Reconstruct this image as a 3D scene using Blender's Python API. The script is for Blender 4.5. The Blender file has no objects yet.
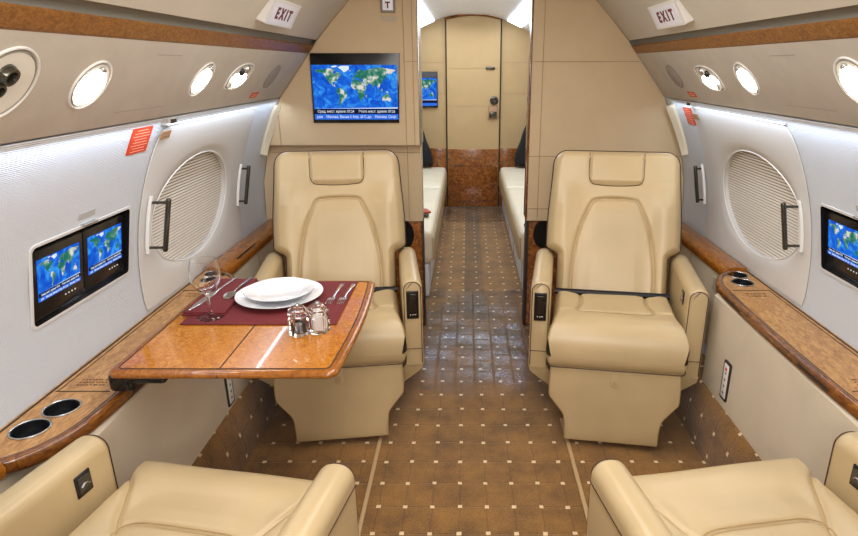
import bpy, bmesh, math, random
import numpy as np
from mathutils import Vector, Matrix
from mathutils.geometry import tessellate_polygon
random.seed(7)
PI = math.pi
scn = bpy.context.scene
COL = scn.collection
ORG = {}
V3 = Vector

# ------------------------------------------------------------ materials
def srgb(r, g, b):
    f = lambda c: (c/255/12.92) if c/255 <= .04045 else ((c/255+.055)/1.055)**2.4
    return (f(r), f(g), f(b), 1)

def new_mat(name):
    m = bpy.data.materials.new(name); m.use_nodes = True
    nt = m.node_tree; b = nt.nodes['Principled BSDF']
    return m, nt, b

def N(nt, kind, **kw):
    n = nt.nodes.new(kind)
    for k, v in kw.items():
        if k in n.inputs: n.inputs[k].default_value = v
        else: setattr(n, k, v)
    return n

def plain(name, col, rough=.5, metal=0, coat=0, bump=None, spec=None, var=None, trans=0, ior=None, emit=None, es=0):
    m, nt, b = new_mat(name)
    b.inputs['Base Color'].default_value = col
    b.inputs['Roughness'].default_value = rough
    b.inputs['Metallic'].default_value = metal
    if coat: b.inputs['Coat Weight'].default_value = coat; b.inputs['Coat Roughness'].default_value = .08
    if spec is not None: b.inputs['Specular IOR Level'].default_value = spec
    if trans: b.inputs['Transmission Weight'].default_value = trans
    if ior: b.inputs['IOR'].default_value = ior
    if emit: b.inputs['Emission Color'].default_value = emit; b.inputs['Emission Strength'].default_value = es
    tc = N(nt, 'ShaderNodeTexCoord')
    if var:
        sc, amt = var
        no = N(nt, 'ShaderNodeTexNoise', Scale=sc, Detail=3.0)
        nt.links.new(tc.outputs['Object'], no.inputs['Vector'])
        mx = N(nt, 'ShaderNodeMix', data_type='RGBA', blend_type='MULTIPLY')
        mx.inputs[0].default_value = 1.0
        mr = N(nt, 'ShaderNodeMapRange')
        mr.inputs['From Min'].default_value = .3; mr.inputs['From Max'].default_value = .7
        mr.inputs['To Min'].default_value = 1-amt; mr.inputs['To Max'].default_value = 1+amt*.3
        nt.links.new(no.outputs['Fac'], mr.inputs['Value'])
        mx.inputs[6].default_value = col
        nt.links.new(mr.outputs['Result'], mx.inputs[7])
        nt.links.new(mx.outputs[2], b.inputs['Base Color'])
    if bump:
        sc, st, dist = bump
        no = N(nt, 'ShaderNodeTexNoise', Scale=sc, Detail=4.0)
        nt.links.new(tc.outputs['Object'], no.inputs['Vector'])
        bp = N(nt, 'ShaderNodeBump', Strength=st, Distance=dist)
        nt.links.new(no.outputs['Fac'], bp.inputs['Height'])
        nt.links.new(bp.outputs['Normal'], b.inputs['Normal'])
    return m

def emission(name, col, strength):
    m, nt, b = new_mat(name)
    nt.nodes.remove(b)
    e = N(nt, 'ShaderNodeEmission', Color=col, Strength=strength)
    nt.links.new(e.outputs[0], nt.nodes['Material Output'].inputs[0])
    return m

def wood(name, dark, mid, light, scale=18, stretch=(1, 1, 1), rough=.22, coat=.45, contrast=(.32, .5, .68)):
    m, nt, b = new_mat(name)
    tc = N(nt, 'ShaderNodeTexCoord')
    mp = N(nt, 'ShaderNodeMapping'); mp.inputs['Scale'].default_value = stretch
    nt.links.new(tc.outputs['Object'], mp.inputs[0])
    n1 = N(nt, 'ShaderNodeTexNoise', Scale=scale, Detail=8.0, Roughness=.65, Distortion=1.6)
    nt.links.new(mp.outputs[0], n1.inputs['Vector'])
    v = N(nt, 'ShaderNodeTexVoronoi', Scale=scale*2.2)
    mxv = N(nt, 'ShaderNodeMix', data_type='RGBA'); mxv.inputs[0].default_value = .12
    nt.links.new(mp.outputs[0], mxv.inputs[6]); nt.links.new(n1.outputs['Color'], mxv.inputs[7])
    nt.links.new(mxv.outputs[2], v.inputs['Vector'])
    mm = N(nt, 'ShaderNodeMath', operation='MULTIPLY_ADD'); mm.inputs[1].default_value = -.22
    nt.links.new(v.outputs['Distance'], mm.inputs[0]); nt.links.new(n1.outputs['Fac'], mm.inputs[2])
    ad = N(nt, 'ShaderNodeMath', operation='ADD'); ad.inputs[1].default_value = .07
    nt.links.new(mm.outputs[0], ad.inputs[0])
    cr = N(nt, 'ShaderNodeValToRGB')
    e = cr.color_ramp.elements
    e[0].position = contrast[0]; e[0].color = dark
    e[1].position = contrast[2]; e[1].color = light
    k = e.new(contrast[1]); k.color = mid
    nt.links.new(ad.outputs[0], cr.inputs[0])
    nt.links.new(cr.outputs[0], b.inputs['Base Color'])
    b.inputs['Roughness'].default_value = rough
    b.inputs['Coat Weight'].default_value = coat; b.inputs['Coat Roughness'].default_value = .05
    return m

M = {}
M['leather'] = plain('cream_leather', srgb(193, 170, 129), .33, bump=(260, .10, .002), var=(5, .10), spec=.5)
M['leather_pale'] = plain('pale_leather', srgb(226, 214, 188), .42, bump=(200, .10, .002), var=(4, .08))
M['stitch'] = plain('seam_thread', srgb(176, 146, 98), .6, bump=(900, .5, .001))
M['piping'] = plain('dark_piping', srgb(70, 45, 24), .5, bump=(600, .3, .001))
M['carpet_side'] = None
M['wallfab'] = None
M['side_panel'] = plain('side_panel_fabric', srgb(216, 203, 180), .75, bump=(300, .25, .002), var=(7, .07))
M['hatch'] = plain('hatch_shell', srgb(212, 210, 207), .5, bump=(120, .05, .002), var=(3, .03))
M['psu'] = plain('overhead_panel_fabric', srgb(207, 200, 188), .75, bump=(350, .25, .002), var=(14, .06))
M['ceiling'] = plain('headliner_fabric', srgb(214, 206, 190), .8, bump=(300, .2, .002), var=(6, .05))
M['ceiling_white'] = plain('white_headliner', srgb(238, 238, 240), .35, bump=(12, .06, .01), var=(6, .04))
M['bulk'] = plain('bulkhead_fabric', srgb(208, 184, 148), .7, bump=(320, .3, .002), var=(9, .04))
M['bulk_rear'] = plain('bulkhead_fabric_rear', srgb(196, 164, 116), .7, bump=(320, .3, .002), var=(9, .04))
M['bulk_seam'] = plain('bulkhead_seam', srgb(172, 146, 112), .8, bump=(300, .2, .001))
M['gap'] = plain('recess_paint', srgb(140, 138, 126), .7, bump=(100, .1, .002))
M['black'] = plain('black_plastic', (.008, .008, .009, 1), .22, bump=(80, .04, .001))
M['blackglass'] = plain('black_glass', (.004, .004, .005, 1), .04, coat=1, bump=(20, .01, .001))
M['blackcloth'] = plain('black_fabric', (.006, .006, .008, 1), .9, bump=(90, .6, .004))
M['chrome'] = plain('chrome', (.75, .75, .74, 1), .09, metal=1, bump=(60, .02, .001))
M['steel'] = plain('brushed_steel', (.55, .55, .54, 1), .26, metal=1, bump=(300, .08, .001))
M['darkmetal'] = plain('dark_chrome', (.10, .095, .075, 1), .2, metal=.8, bump=(60, .03, .001))
M['white'] = plain('white_plastic', srgb(236, 234, 230), .35, bump=(60, .03, .001))
M['signwhite'] = plain('sign_face', srgb(225, 222, 226), .35, bump=(60, .03, .001), emit=(.8, .85, 1, 1), es=.12)
M['sofabase'] = plain('sofa_base_panel', srgb(215, 217, 222), .45, bump=(60, .05, .001))
M['porcelain'] = plain('porcelain', (.86, .86, .88, 1), .12, coat=.6, bump=(30, .01, .001))
M['red_lbl'] = plain('red_placard', srgb(214, 62, 24), .5, bump=(60, .03, .001))
M['tan_lbl'] = plain('tan_placard', srgb(170, 130, 96), .5, bump=(60, .03, .001))
M['grey_lbl'] = plain('grey_placard', srgb(178, 176, 172), .5, bump=(60, .03, .001))
M['ink'] = plain('dark_ink', (.03, .02, .015, 1), .6, bump=(60, .02, .001))
M['redink'] = plain('dark_red_ink', srgb(110, 22, 18), .5, bump=(60, .02, .001))
M['paleink'] = plain('pale_ink', srgb(250, 190, 160), .5, bump=(60, .02, .001))
M['maroon'] = plain('maroon_cloth', srgb(112, 30, 34), .85, bump=(500, .5, .002), var=(60, .2))
M['salt'] = plain('salt', (.85, .85, .85, 1), .8, bump=(700, .6, .001))
M['pepper'] = plain('pepper', (.03, .022, .015, 1), .8, bump=(700, .9, .002), var=(500, .8))
M['speaker'] = plain('speaker_cloth', srgb(172, 162, 154), .85, bump=(900, .6, .002))
M['well'] = plain('well_plastic', (.006, .006, .007, 1), .4, bump=(80, .05, .001), spec=.3)
M['shaded_tan'] = plain('tan_side_shade', srgb(182, 156, 120), .5, bump=(200, .1, .002))
M['lampwhite'] = plain('reflector', (.85, .82, .74, 1), .25, bump=(20, .02, .001))
M['lamp_on'] = emission('lamp_glow', (1, .97, .9, 1), 26)
M['lamp_on_soft'] = emission('lamp_glow_soft', (1, .95, .86, 1), 3.5)
M['strip_on'] = emission('cove_glow', (.72, .84, 1, 1), 8)
M['rubber'] = plain('dark_groove', (.03, .018, .012, 1), .7, bump=(60, .02, .001))
M['track'] = plain('seat_track', srgb(190, 160, 118), .5, bump=(90, .15, .001))
M['book'] = plain('red_cover', srgb(176, 66, 34), .5, bump=(60, .02, .001))
M['bar_dark'] = emission('screen_dark_bar', (.01, .012, .05, 1), 1)
M['bar_blue'] = emission('screen_blue_bar', (.03, .16, .75, 1), 1)
M['screen_text'] = emission('screen_text', (.85, .92, 1, 1), .9)
M['led'] = emission('panel_led', (.9, .9, .8, 1), .8)
M['burl'] = wood('burl_orange', srgb(160, 88, 16), srgb(196, 124, 34), srgb(216, 152, 58), 80, coat=.7)
M['burl_ledge'] = wood('burl_honey', srgb(142, 96, 52), srgb(184, 136, 80), srgb(206, 162, 104), 60, stretch=(1, .35, 1), coat=.15, rough=.35)
M['burl_dark'] = wood('burl_red_brown', srgb(98, 50, 16), srgb(150, 86, 32), srgb(186, 118, 54), 22)
M['rim'] = wood('rim_wood', srgb(128, 70, 16), srgb(156, 94, 26), srgb(178, 116, 42), 60, stretch=(1, .3, 1))
M['rim_dark'] = wood('rim_wood_dark', srgb(86, 46, 16), srgb(124, 74, 28), srgb(156, 102, 46), 30, stretch=(1, .3, 1))
M['valance'] = wood('valance_burl', srgb(112, 68, 22), srgb(152, 100, 42), srgb(178, 126, 62), 90, stretch=(1, .6, 1), coat=0, rough=.42)

def wall_fabric():
    m, nt, b = new_mat('wall_fabric')
    b.inputs['Base Color'].default_value = srgb(222, 226, 231)
    b.inputs['Roughness'].default_value = .7
    tc = N(nt, 'ShaderNodeTexCoord'); sp = N(nt, 'ShaderNodeSeparateXYZ')
    nt.links.new(tc.outputs['Object'], sp.inputs[0])
    def wave(sgn):
        a = N(nt, 'ShaderNodeMath', operation='MULTIPLY'); a.inputs[1].default_value = 760
        nt.links.new(sp.outputs['Y'], a.inputs[0])
        c = N(nt, 'ShaderNodeMath', operation='MULTIPLY_ADD'); c.inputs[1].default_value = 760*sgn
        nt.links.new(sp.outputs['Z'], c.inputs[0]); nt.links.new(a.outputs[0], c.inputs[2])
        s = N(nt, 'ShaderNodeMath', operation='SINE'); nt.links.new(c.outputs[0], s.inputs[0])
        return s
    s1, s2 = wave(1), wave(-1)
    mu = N(nt, 'ShaderNodeMath', operation='MULTIPLY'); nt.links.new(s1.outputs[0], mu.inputs[0]); nt.links.new(s2.outputs[0], mu.inputs[1])
    no = N(nt, 'ShaderNodeTexNoise', Scale=240.0); nt.links.new(tc.outputs['Object'], no.inputs['Vector'])
    ad = N(nt, 'ShaderNodeMath', operation='ADD'); nt.links.new(mu.outputs[0], ad.inputs[0]); nt.links.new(no.outputs['Fac'], ad.inputs[1])
    bp = N(nt, 'ShaderNodeBump', Strength=.75, Distance=.002)
    nt.links.new(ad.outputs[0], bp.inputs['Height']); nt.links.new(bp.outputs[0], b.inputs['Normal'])
    return m
M['wallfab'] = wall_fabric()

def carpet(name, base, dark, dot, px=.088, py=.1165, x0=.029, y0=1.824, stripe=True, ax='X'):
    m, nt, b = new_mat(name)
    L = nt.links.new
    tc = N(nt, 'ShaderNodeTexCoord'); sp = N(nt, 'ShaderNodeSeparateXYZ'); L(tc.outputs['Object'], sp.inputs[0])
    def M_(op, a, v=None, v2=None):
        n = N(nt, 'ShaderNodeMath', operation=op)
        if hasattr(a, 'links'): L(a, n.inputs[0])
        else: n.inputs[0].default_value = a
        if v is not None:
            if hasattr(v, 'links'): L(v, n.inputs[1])
            else: n.inputs[1].default_value = v
        if v2 is not None: n.inputs[2].default_value = v2
        return n.outputs[0]
    wn = N(nt, 'ShaderNodeTexNoise', Scale=9.0); L(tc.outputs['Object'], wn.inputs['Vector'])
    wob = M_('MULTIPLY_ADD', wn.outputs['Fac'], .016, -.008)
    X = M_('ADD', sp.outputs[ax], wob); Y = M_('ADD', sp.outputs['Y'], wob)
    def cell(c, o, p):      # distance from nearest grid line, metres
        a = M_('SUBTRACT', c, o); a = M_('DIVIDE', a, p); a = M_('ADD', a, 40.5)
        a = M_('FRACT', a); a = M_('SUBTRACT', a, .5); a = M_('ABSOLUTE', a); return M_('MULTIPLY', a, p)
    dx = cell(X, x0, px); dy = cell(Y, y0, py)
    mx = M_('MAXIMUM', dx, dy)
    isdot = M_('LESS_THAN', mx, .0070)
    mn = M_('MINIMUM', dx, dy)
    isline = M_('LESS_THAN', mn, .0016)
    no = N(nt, 'ShaderNodeTexNoise', Scale=6.0, Detail=6.0, Roughness=.7); L(tc.outputs['Object'], no.inputs['Vector'])
    fine = N(nt, 'ShaderNodeTexNoise', Scale=260.0, Detail=2.0); L(tc.outputs['Object'], fine.inputs['Vector'])
    f = M_('MULTIPLY_ADD', no.outputs['Fac'], 1.6, -.45)
    f2 = M_('MULTIPLY_ADD', fine.outputs['Fac'], 1.4, -.7); f = M_('ADD', f, f2)
    mixb = N(nt, 'ShaderNodeMix', data_type='RGBA', clamp_factor=True); L(f, mixb.inputs[0])
    mixb.inputs[6].default_value = dark; mixb.inputs[7].default_value = base
    out = mixb.outputs[2]
    if stripe:   # darker lane along the aisle
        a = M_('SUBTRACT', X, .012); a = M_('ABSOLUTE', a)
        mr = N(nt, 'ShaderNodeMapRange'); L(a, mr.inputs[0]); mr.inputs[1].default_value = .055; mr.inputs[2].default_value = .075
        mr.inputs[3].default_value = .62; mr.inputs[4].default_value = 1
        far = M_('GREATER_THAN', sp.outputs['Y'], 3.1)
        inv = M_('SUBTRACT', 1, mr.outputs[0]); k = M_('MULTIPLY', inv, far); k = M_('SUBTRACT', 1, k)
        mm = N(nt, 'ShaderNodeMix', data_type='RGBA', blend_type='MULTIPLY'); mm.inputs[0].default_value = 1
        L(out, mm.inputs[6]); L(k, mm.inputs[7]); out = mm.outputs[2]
    ml = N(nt, 'ShaderNodeMix', data_type='RGBA'); lf = M_('MULTIPLY', isline, .38); L(lf, ml.inputs[0])
    L(out, ml.inputs[6]); ml.inputs[7].default_value = (dark[0]*.5, dark[1]*.5, dark[2]*.5, 1)
    md = N(nt, 'ShaderNodeMix', data_type='RGBA'); L(isdot, md.inputs[0]); L(ml.outputs[2], md.inputs[6]); md.inputs[7].default_value = dot
    L(md.outputs[2], b.inputs['Base Color'])
    b.inputs['Roughness'].default_value = .85
    b.inputs['Sheen Weight'].default_value = .25
    lowr = M_('MINIMUM', mn, .004); lowr = M_('MULTIPLY', lowr, 180); h = M_('ADD', lowr, fine.outputs['Fac'])
    bp = N(nt, 'ShaderNodeBump', Strength=.6, Distance=.004); L(h, bp.inputs['Height']); L(bp.outputs[0], b.inputs['Normal'])
    return m
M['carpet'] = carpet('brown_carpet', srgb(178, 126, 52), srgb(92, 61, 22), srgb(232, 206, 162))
M['carpet_side'] = carpet('brown_carpet_kick', srgb(172, 124, 58), srgb(94, 63, 26), srgb(232, 206, 162), x0=.115, stripe=False, ax='Z')

def film_mat():
    m, nt, b = new_mat('clear_plastic_film'); L = nt.links.new
    nt.nodes.remove(b)
    tr = N(nt, 'ShaderNodeBsdfTransparent'); gl = N(nt, 'ShaderNodeBsdfGlossy', Roughness=.26)
    gl.inputs['Color'].default_value = (.74, .85, 1, 1)
    fr = N(nt, 'ShaderNodeFresnel', IOR=1.65)
    tc = N(nt, 'ShaderNodeTexCoord')
    no = N(nt, 'ShaderNodeTexNoise', Scale=14.0, Detail=5.0); L(tc.outputs['Object'], no.inputs['Vector'])
    bk = N(nt, 'ShaderNodeTexBrick', Scale=1.0); bk.inputs['Brick Width'].default_value = .115; bk.inputs['Row Height'].default_value = .088
    bk.inputs['Mortar Size'].default_value = .006; bk.inputs['Mortar Smooth'].default_value = .6
    mp = N(nt, 'ShaderNodeMapping'); mp.inputs['Rotation'].default_value = (0, 0, PI/2); L(tc.outputs['Object'], mp.inputs[0]); L(mp.outputs[0], bk.inputs['Vector'])
    nm_ = N(nt, 'ShaderNodeMath', operation='MULTIPLY'); nm_.inputs[1].default_value = .35; L(no.outputs['Fac'], nm_.inputs[0])
    ad = N(nt, 'ShaderNodeMath', operation='SUBTRACT'); L(nm_.outputs[0], ad.inputs[0]); L(bk.outputs['Fac'], ad.inputs[1])
    bp = N(nt, 'ShaderNodeBump', Strength=.7, Distance=.010); L(ad.outputs[0], bp.inputs['Height'])
    L(bp.outputs[0], gl.inputs['Normal']); L(bp.outputs[0], fr.inputs['Normal'])
    mul = N(nt, 'ShaderNodeMath', operation='MULTIPLY'); mul.inputs[1].default_value = 1.0; L(fr.outputs[0], mul.inputs[0])
    im = N(nt, 'ShaderNodeMath', operation='MULTIPLY_ADD'); im.inputs[1].default_value = -.75; im.inputs[2].default_value = 1; L(bk.outputs['Fac'], im.inputs[0])
    m2 = N(nt, 'ShaderNodeMath', operation='MULTIPLY'); L(mul.outputs[0], m2.inputs[0]); L(im.outputs[0], m2.inputs[1]); mul = m2
    n2 = N(nt, 'ShaderNodeTexNoise', Scale=4.0, Detail=3.0); L(tc.outputs['Object'], n2.inputs['Vector'])
    r2_ = N(nt, 'ShaderNodeMapRange'); r2_.inputs[1].default_value = .38; r2_.inputs[2].default_value = .62; r2_.inputs[3].default_value = .45; r2_.inputs[4].default_value = 1.3; L(n2.outputs['Fac'], r2_.inputs[0])
    m3 = N(nt, 'ShaderNodeMath', operation='MULTIPLY', use_clamp=True); L(mul.outputs[0], m3.inputs[0]); L(r2_.outputs[0], m3.inputs[1]); mul = m3
    sp = N(nt, 'ShaderNodeSeparateXYZ'); L(tc.outputs['Object'], sp.inputs[0])
    fd = N(nt, 'ShaderNodeMapRange', interpolation_type='SMOOTHSTEP'); fd.inputs[1].default_value = -.80; fd.inputs[2].default_value = -.38; L(sp.outputs['Y'], fd.inputs[0])
    m4 = N(nt, 'ShaderNodeMath', operation='MULTIPLY', use_clamp=True); L(mul.outputs[0], m4.inputs[0]); L(fd.outputs[0], m4.inputs[1]); mul = m4
    mx = N(nt, 'ShaderNodeMixShader'); L(mul.outputs[0], mx.inputs[0]); L(tr.outputs[0], mx.inputs[1]); L(gl.outputs[0], mx.inputs[2])
    L(mx.outputs[0], nt.nodes['Material Output'].inputs[0])
    return m
M['film'] = film_mat()

def glass_mat(name, ior=1.5, rough=0.0, tint=(1, 1, 1, 1)):
    m, nt, b = new_mat(name)
    b.inputs['Base Color'].default_value = tint
    b.inputs['Transmission Weight'].default_value = 1; b.inputs['Roughness'].default_value = rough; b.inputs['IOR'].default_value = ior
    tc = N(nt, 'ShaderNodeTexCoord'); no = N(nt, 'ShaderNodeTexNoise', Scale=25.0)
    L = nt.links.new; L(tc.outputs['Object'], no.inputs['Vector'])
    bp = N(nt, 'ShaderNodeBump', Strength=.01, Distance=.001); L(no.outputs['Fac'], bp.inputs['Height']); L(bp.outputs[0], b.inputs['Normal'])
    return m
M['glass'] = glass_mat('clear_glass', 1.33)
M['crystal'] = glass_mat('cut_crystal', 1.36)

def ocean_mat():
    m, nt, b = new_mat('screen_ocean'); L = nt.links.new; nt.nodes.remove(b)
    tc = N(nt, 'ShaderNodeTexCoord')
    no = N(nt, 'ShaderNodeTexNoise', Scale=28.0, Detail=5.0, Distortion=1.0); L(tc.outputs['Object'], no.inputs['Vector'])
    cr = N(nt, 'ShaderNodeValToRGB'); e = cr.color_ramp.elements
    e[0].position = .36; e[0].color = (.008, .075, .52, 1); e[1].position = .68; e[1].color = (.05, .36, .86, 1)
    k = e.new(.52); k.color = (.014, .14, .72, 1)
    L(no.outputs['Fac'], cr.inputs[0])
    em = N(nt, 'ShaderNodeEmission', Strength=1.0); L(cr.outputs[0], em.inputs[0]); L(em.outputs[0], nt.nodes['Material Output'].inputs[0])
    return m
def land_mat():
    m, nt, b = new_mat('screen_land'); L = nt.links.new; nt.nodes.remove(b)
    tc = N(nt, 'ShaderNodeTexCoord')
    no = N(nt, 'ShaderNodeTexNoise', Scale=36.0, Detail=4.0); L(tc.outputs['Object'], no.inputs['Vector'])
    cr = N(nt, 'ShaderNodeValToRGB'); e = cr.color_ramp.elements
    e[0].position = .42; e[0].color = (.02, .17, .12, 1); e[1].position = .62; e[1].color = (.75, .72, .66, 1)
    k = e.new(.52); k.color = (.12, .30, .20, 1)
    L(no.outputs['Fac'], cr.inputs[0])
    em = N(nt, 'ShaderNodeEmission', Strength=.95); L(cr.outputs[0], em.inputs[0]); L(em.outputs[0], nt.nodes['Material Output'].inputs[0])
    return m
M['ocean'] = ocean_mat(); M['land'] = land_mat()
M['ice'] = emission('screen_ice', (.75, .85, .9, 1), .95)
def shade_mat():
    m, nt, b = new_mat('pleated_shade'); L = nt.links.new
    tc = N(nt, 'ShaderNodeTexCoord'); sp = N(nt, 'ShaderNodeSeparateXYZ'); L(tc.outputs['Object'], sp.inputs[0])
    a = N(nt, 'ShaderNodeMath', operation='DIVIDE'); a.inputs[1].default_value = .011; L(sp.outputs['Z'], a.inputs[0])
    f = N(nt, 'ShaderNodeMath', operation='FRACT'); L(a.outputs[0], f.inputs[0])
    k = N(nt, 'ShaderNodeMath', operation='LESS_THAN'); k.inputs[1].default_value = .30; L(f.outputs[0], k.inputs[0])
    mx = N(nt, 'ShaderNodeMix', data_type='RGBA'); L(k.outputs[0], mx.inputs[0]); mx.inputs[6].default_value = srgb(216, 208, 196); mx.inputs[7].default_value = srgb(126, 116, 104)
    L(mx.outputs[2], b.inputs['Base Color']); b.inputs['Roughness'].default_value = .7
    return m
M['shade_fab'] = shade_mat()

# ------------------------------------------------------------ geometry
class G:
    def __init__(s): s.bm = bmesh.new()
    def add(s, vs, fs):
        b = [s.bm.verts.new(v) for v in vs]
        for f in fs:
            try: s.bm.faces.new([b[i] for i in f])
            except ValueError: pass
        return b
    def box(s, c, d, bev=0, seg=3, rot=None):
        t = bmesh.new(); bmesh.ops.create_cube(t, size=1)
        bmesh.ops.scale(t, vec=d, verts=t.verts)
        if bev: bmesh.ops.bevel(t, geom=t.edges[:], offset=bev, segments=seg, affect='EDGES', profile=.5)
        mt = Matrix.Translation(c) @ (rot.to_4x4() if rot else Matrix.Identity(4))
        s.merge(t, mt); return s
    def merge(s, t, mt=None):
        if mt is not None: bmesh.ops.transform(t, matrix=mt, verts=t.verts)
        me = bpy.data.meshes.new('tmp'); t.to_mesh(me); t.free(); s.bm.from_mesh(me); bpy.data.meshes.remove(me)
    def prism(s, pts, o, U, V, Nn, depth, bev=0, seg=2, hole=None):
        """polygon pts in the U,V plane at o, extruded by depth along -N (front face at o)"""
        o, U, V, Nn = V3(o), V3(U), V3(V), V3(Nn)
        t = bmesh.new()
        f = [t.verts.new(o+U*a+V*b) for a, b in pts]
        k = [t.verts.new(o+U*a+V*b-Nn*depth) for a, b in pts]
        n = len(pts)
        ff = t.faces.new(f); t.faces.new(k[::-1])
        for i in range(n): t.faces.new((f[i], k[i], k[(i+1) % n], f[(i+1) % n]))
        bmesh.ops.recalc_face_normals(t, faces=t.faces)
        if bev: bmesh.ops.bevel(t, geom=ff.edges[:], offset=bev, segments=seg, affect='EDGES', profile=.5)
        s.merge(t); return s
    def extr(s, prof, y0, y1, sx=1):
        """closed (x,z) profile extruded along Y"""
        n = len(prof)
        vs = [(sx*x, y0, z) for x, z in prof]+[(sx*x, y1, z) for x, z in prof]
        fs = [tuple(range(n)), tuple(range(2*n-1, n-1, -1))]+[(i, n+i, n+(i+1) % n, (i+1) % n) for i in range(n)]
        s.add(vs, fs); return s
    def tube(s, pts, r, seg=8, closed=False, taper=None):
        pts = [V3(p) for p in pts]; n = len(pts); rings = []
        up = V3((0, 0, 1)); prev = None
        for i, p in enumerate(pts):
            if closed: t = pts[(i+1) % n]-pts[i-1]
            else: t = pts[min(i+1, n-1)]-pts[max(i-1, 0)]
            if t.length < 1e-9: t = V3((0, 1, 0))
            t.normalize()
            if prev is None:
                a = up if abs(t.z) < .9 else V3((1, 0, 0)); u = t.cross(a).normalized()
            else:
                u = prev-t*prev.dot(t)
                u = u.normalized() if u.length > 1e-6 else t.cross(up).normalized()
            prev = u; w = t.cross(u)
            rr = r*(taper(i/(n-1)) if taper else 1)
            rings.append([s.bm.verts.new(p+(u*math.cos(2*PI*k/seg)+w*math.sin(2*PI*k/seg))*rr) for k in range(seg)])
        for i in range(n if closed else n-1):
            A, B = rings[i], rings[(i+1) % n]
            for k in range(seg): s.bm.faces.new((A[k], A[(k+1) % seg], B[(k+1) % seg], B[k]))
        if not closed: s.bm.faces.new(rings[0][::-1]); s.bm.faces.new(rings[-1])
        return s
    def lathe(s, prof, c, seg=48, ax=None, closed_ends=True):
        """(r,h) profile around axis through c"""
        mt = Matrix.Translation(c) @ (ax.to_4x4() if ax else Matrix.Identity(4))
        rings = []
        for r, h in prof:
            if r < 1e-6: rings.append([s.bm.verts.new(mt @ V3((0, 0, h)))])
            else: rings.append([s.bm.verts.new(mt @ V3((r*math.cos(2*PI*k/seg), r*math.sin(2*PI*k/seg), h))) for k in range(seg)])
        for A, B in zip(rings, rings[1:]):
            for k in range(seg):
                a = [A[k % len(A)], A[(k+1) % len(A)], B[(k+1) % len(B)], B[k % len(B)]]
                q = []
                for v in a:
                    if v not in q: q.append(v)
                if len(q) > 2: s.bm.faces.new(q)
        return s
    def loft(s, secs, cap=True):
        rings = [[s.bm.verts.new(p) for p in sec] for sec in secs]; n = len(rings[0])
        for A, B in zip(rings, rings[1:]):
            for k in range(n): s.bm.faces.new((A[k], A[(k+1) % n], B[(k+1) % n], B[k]))
        if cap: s.bm.faces.new(rings[0][::-1]); s.bm.faces.new(rings[-1])
        return s

def link_mesh(name, g, mat, parent=None, loc=None, smooth=True, angle=35, local=False, recalc=True):
    """one mesh object; coordinates are world ones unless local"""
    bm = g.bm
    if recalc:
        bmesh.ops.remove_doubles(bm, verts=bm.verts, dist=1e-6)
        bmesh.ops.recalc_face_normals(bm, faces=bm.faces)
    if local: org = V3((0, 0, 0))
    elif parent is not None: org = ORG[parent.name]
    elif loc is not None: org = V3(loc)
    else:
        co = [v.co for v in bm.verts]
        org = V3(((min(c.x for c in co)+max(c.x for c in co))/2, (min(c.y for c in co)+max(c.y for c in co))/2, min(c.z for c in co)))
    if org.length: bmesh.ops.translate(bm, vec=-org, verts=bm.verts)
    me = bpy.data.meshes.new(name); bm.to_mesh(me); bm.free()
    me.materials.append(mat)
    if smooth:
        me.shade_smooth(); me.set_sharp_from_angle(angle=math.radians(angle))
    o = bpy.data.objects.new(name, me); COL.objects.link(o)
    if parent is not None: o.parent = parent
    else: o.location = org
    ORG[o.name] = org
    return o

def tag(o, label=None, cat=None, group=None, kind=None):
    if label: o['label'] = label
    if cat: o['category'] = cat
    if group: o['group'] = group
    if kind: o['kind'] = kind
    return o
def thing(name, label, cat, loc, rotz=0, group=None):
    o = bpy.data.objects.new(name, None); COL.objects.link(o); o.location = loc; o.rotation_euler = (0, 0, rotz)
    o.empty_display_size = .1
    ORG[o.name] = V3(loc); return tag(o, label, cat, group)
def struct(name, g, mat, label=None, cat=None, **k):
    o = link_mesh(name, g, mat, **k)
    return tag(o, label, cat, kind='structure')
def copy_tree(o, parent=None):
    c = o.copy(); COL.objects.link(c)
    if parent is not None: c.parent = parent
    ORG[c.name] = ORG.get(o.name, V3((0, 0, 0)))
    for ch in list(o.children): copy_tree(ch, c)
    return c

def text_geo(txt, size, o, U, V, Nn, depth=.0004, align='CENTER', bold=0.0, sx=1.0):
    cu = bpy.data.curves.new('t', 'FONT'); cu.body = txt; cu.size = size; cu.align_x = align; cu.align_y = 'CENTER'
    cu.offset = bold; cu.extrude = depth; cu.resolution_u = 2
    ob = bpy.data.objects.new('t', cu); COL.objects.link(ob)
    dg = bpy.context.evaluated_depsgraph_get(); me = bpy.data.meshes.new_from_object(ob.evaluated_get(dg))
    bpy.data.objects.remove(ob); bpy.data.curves.remove(cu)
    g = G(); g.bm.from_mesh(me); bpy.data.meshes.remove(me)
    o, U, V, Nn = V3(o), V3(U), V3(V), V3(Nn)
    for v in g.bm.verts: v.co = o+U*(v.co.x*sx)+V*v.co.y+Nn*v.co.z
    return g

def rrect(w, h, r, n=6, cx=0, cy=0):
    p = []
    for (sx, sy, a0) in ((1, 1, 0), (-1, 1, 90), (-1, -1, 180), (1, -1, 270)):
        for k in range(n+1):
            a = math.radians(a0+90*k/n)
            p.append((cx+sx*(w/2-r)+r*math.cos(a), cy+sy*(h/2-r)+r*math.sin(a)))
    return p
def ellipse(a, b, n=48, cx=0, cy=0): return [(cx+a*math.cos(2*PI*k/n), cy+b*math.sin(2*PI*k/n)) for k in range(n)]

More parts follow.
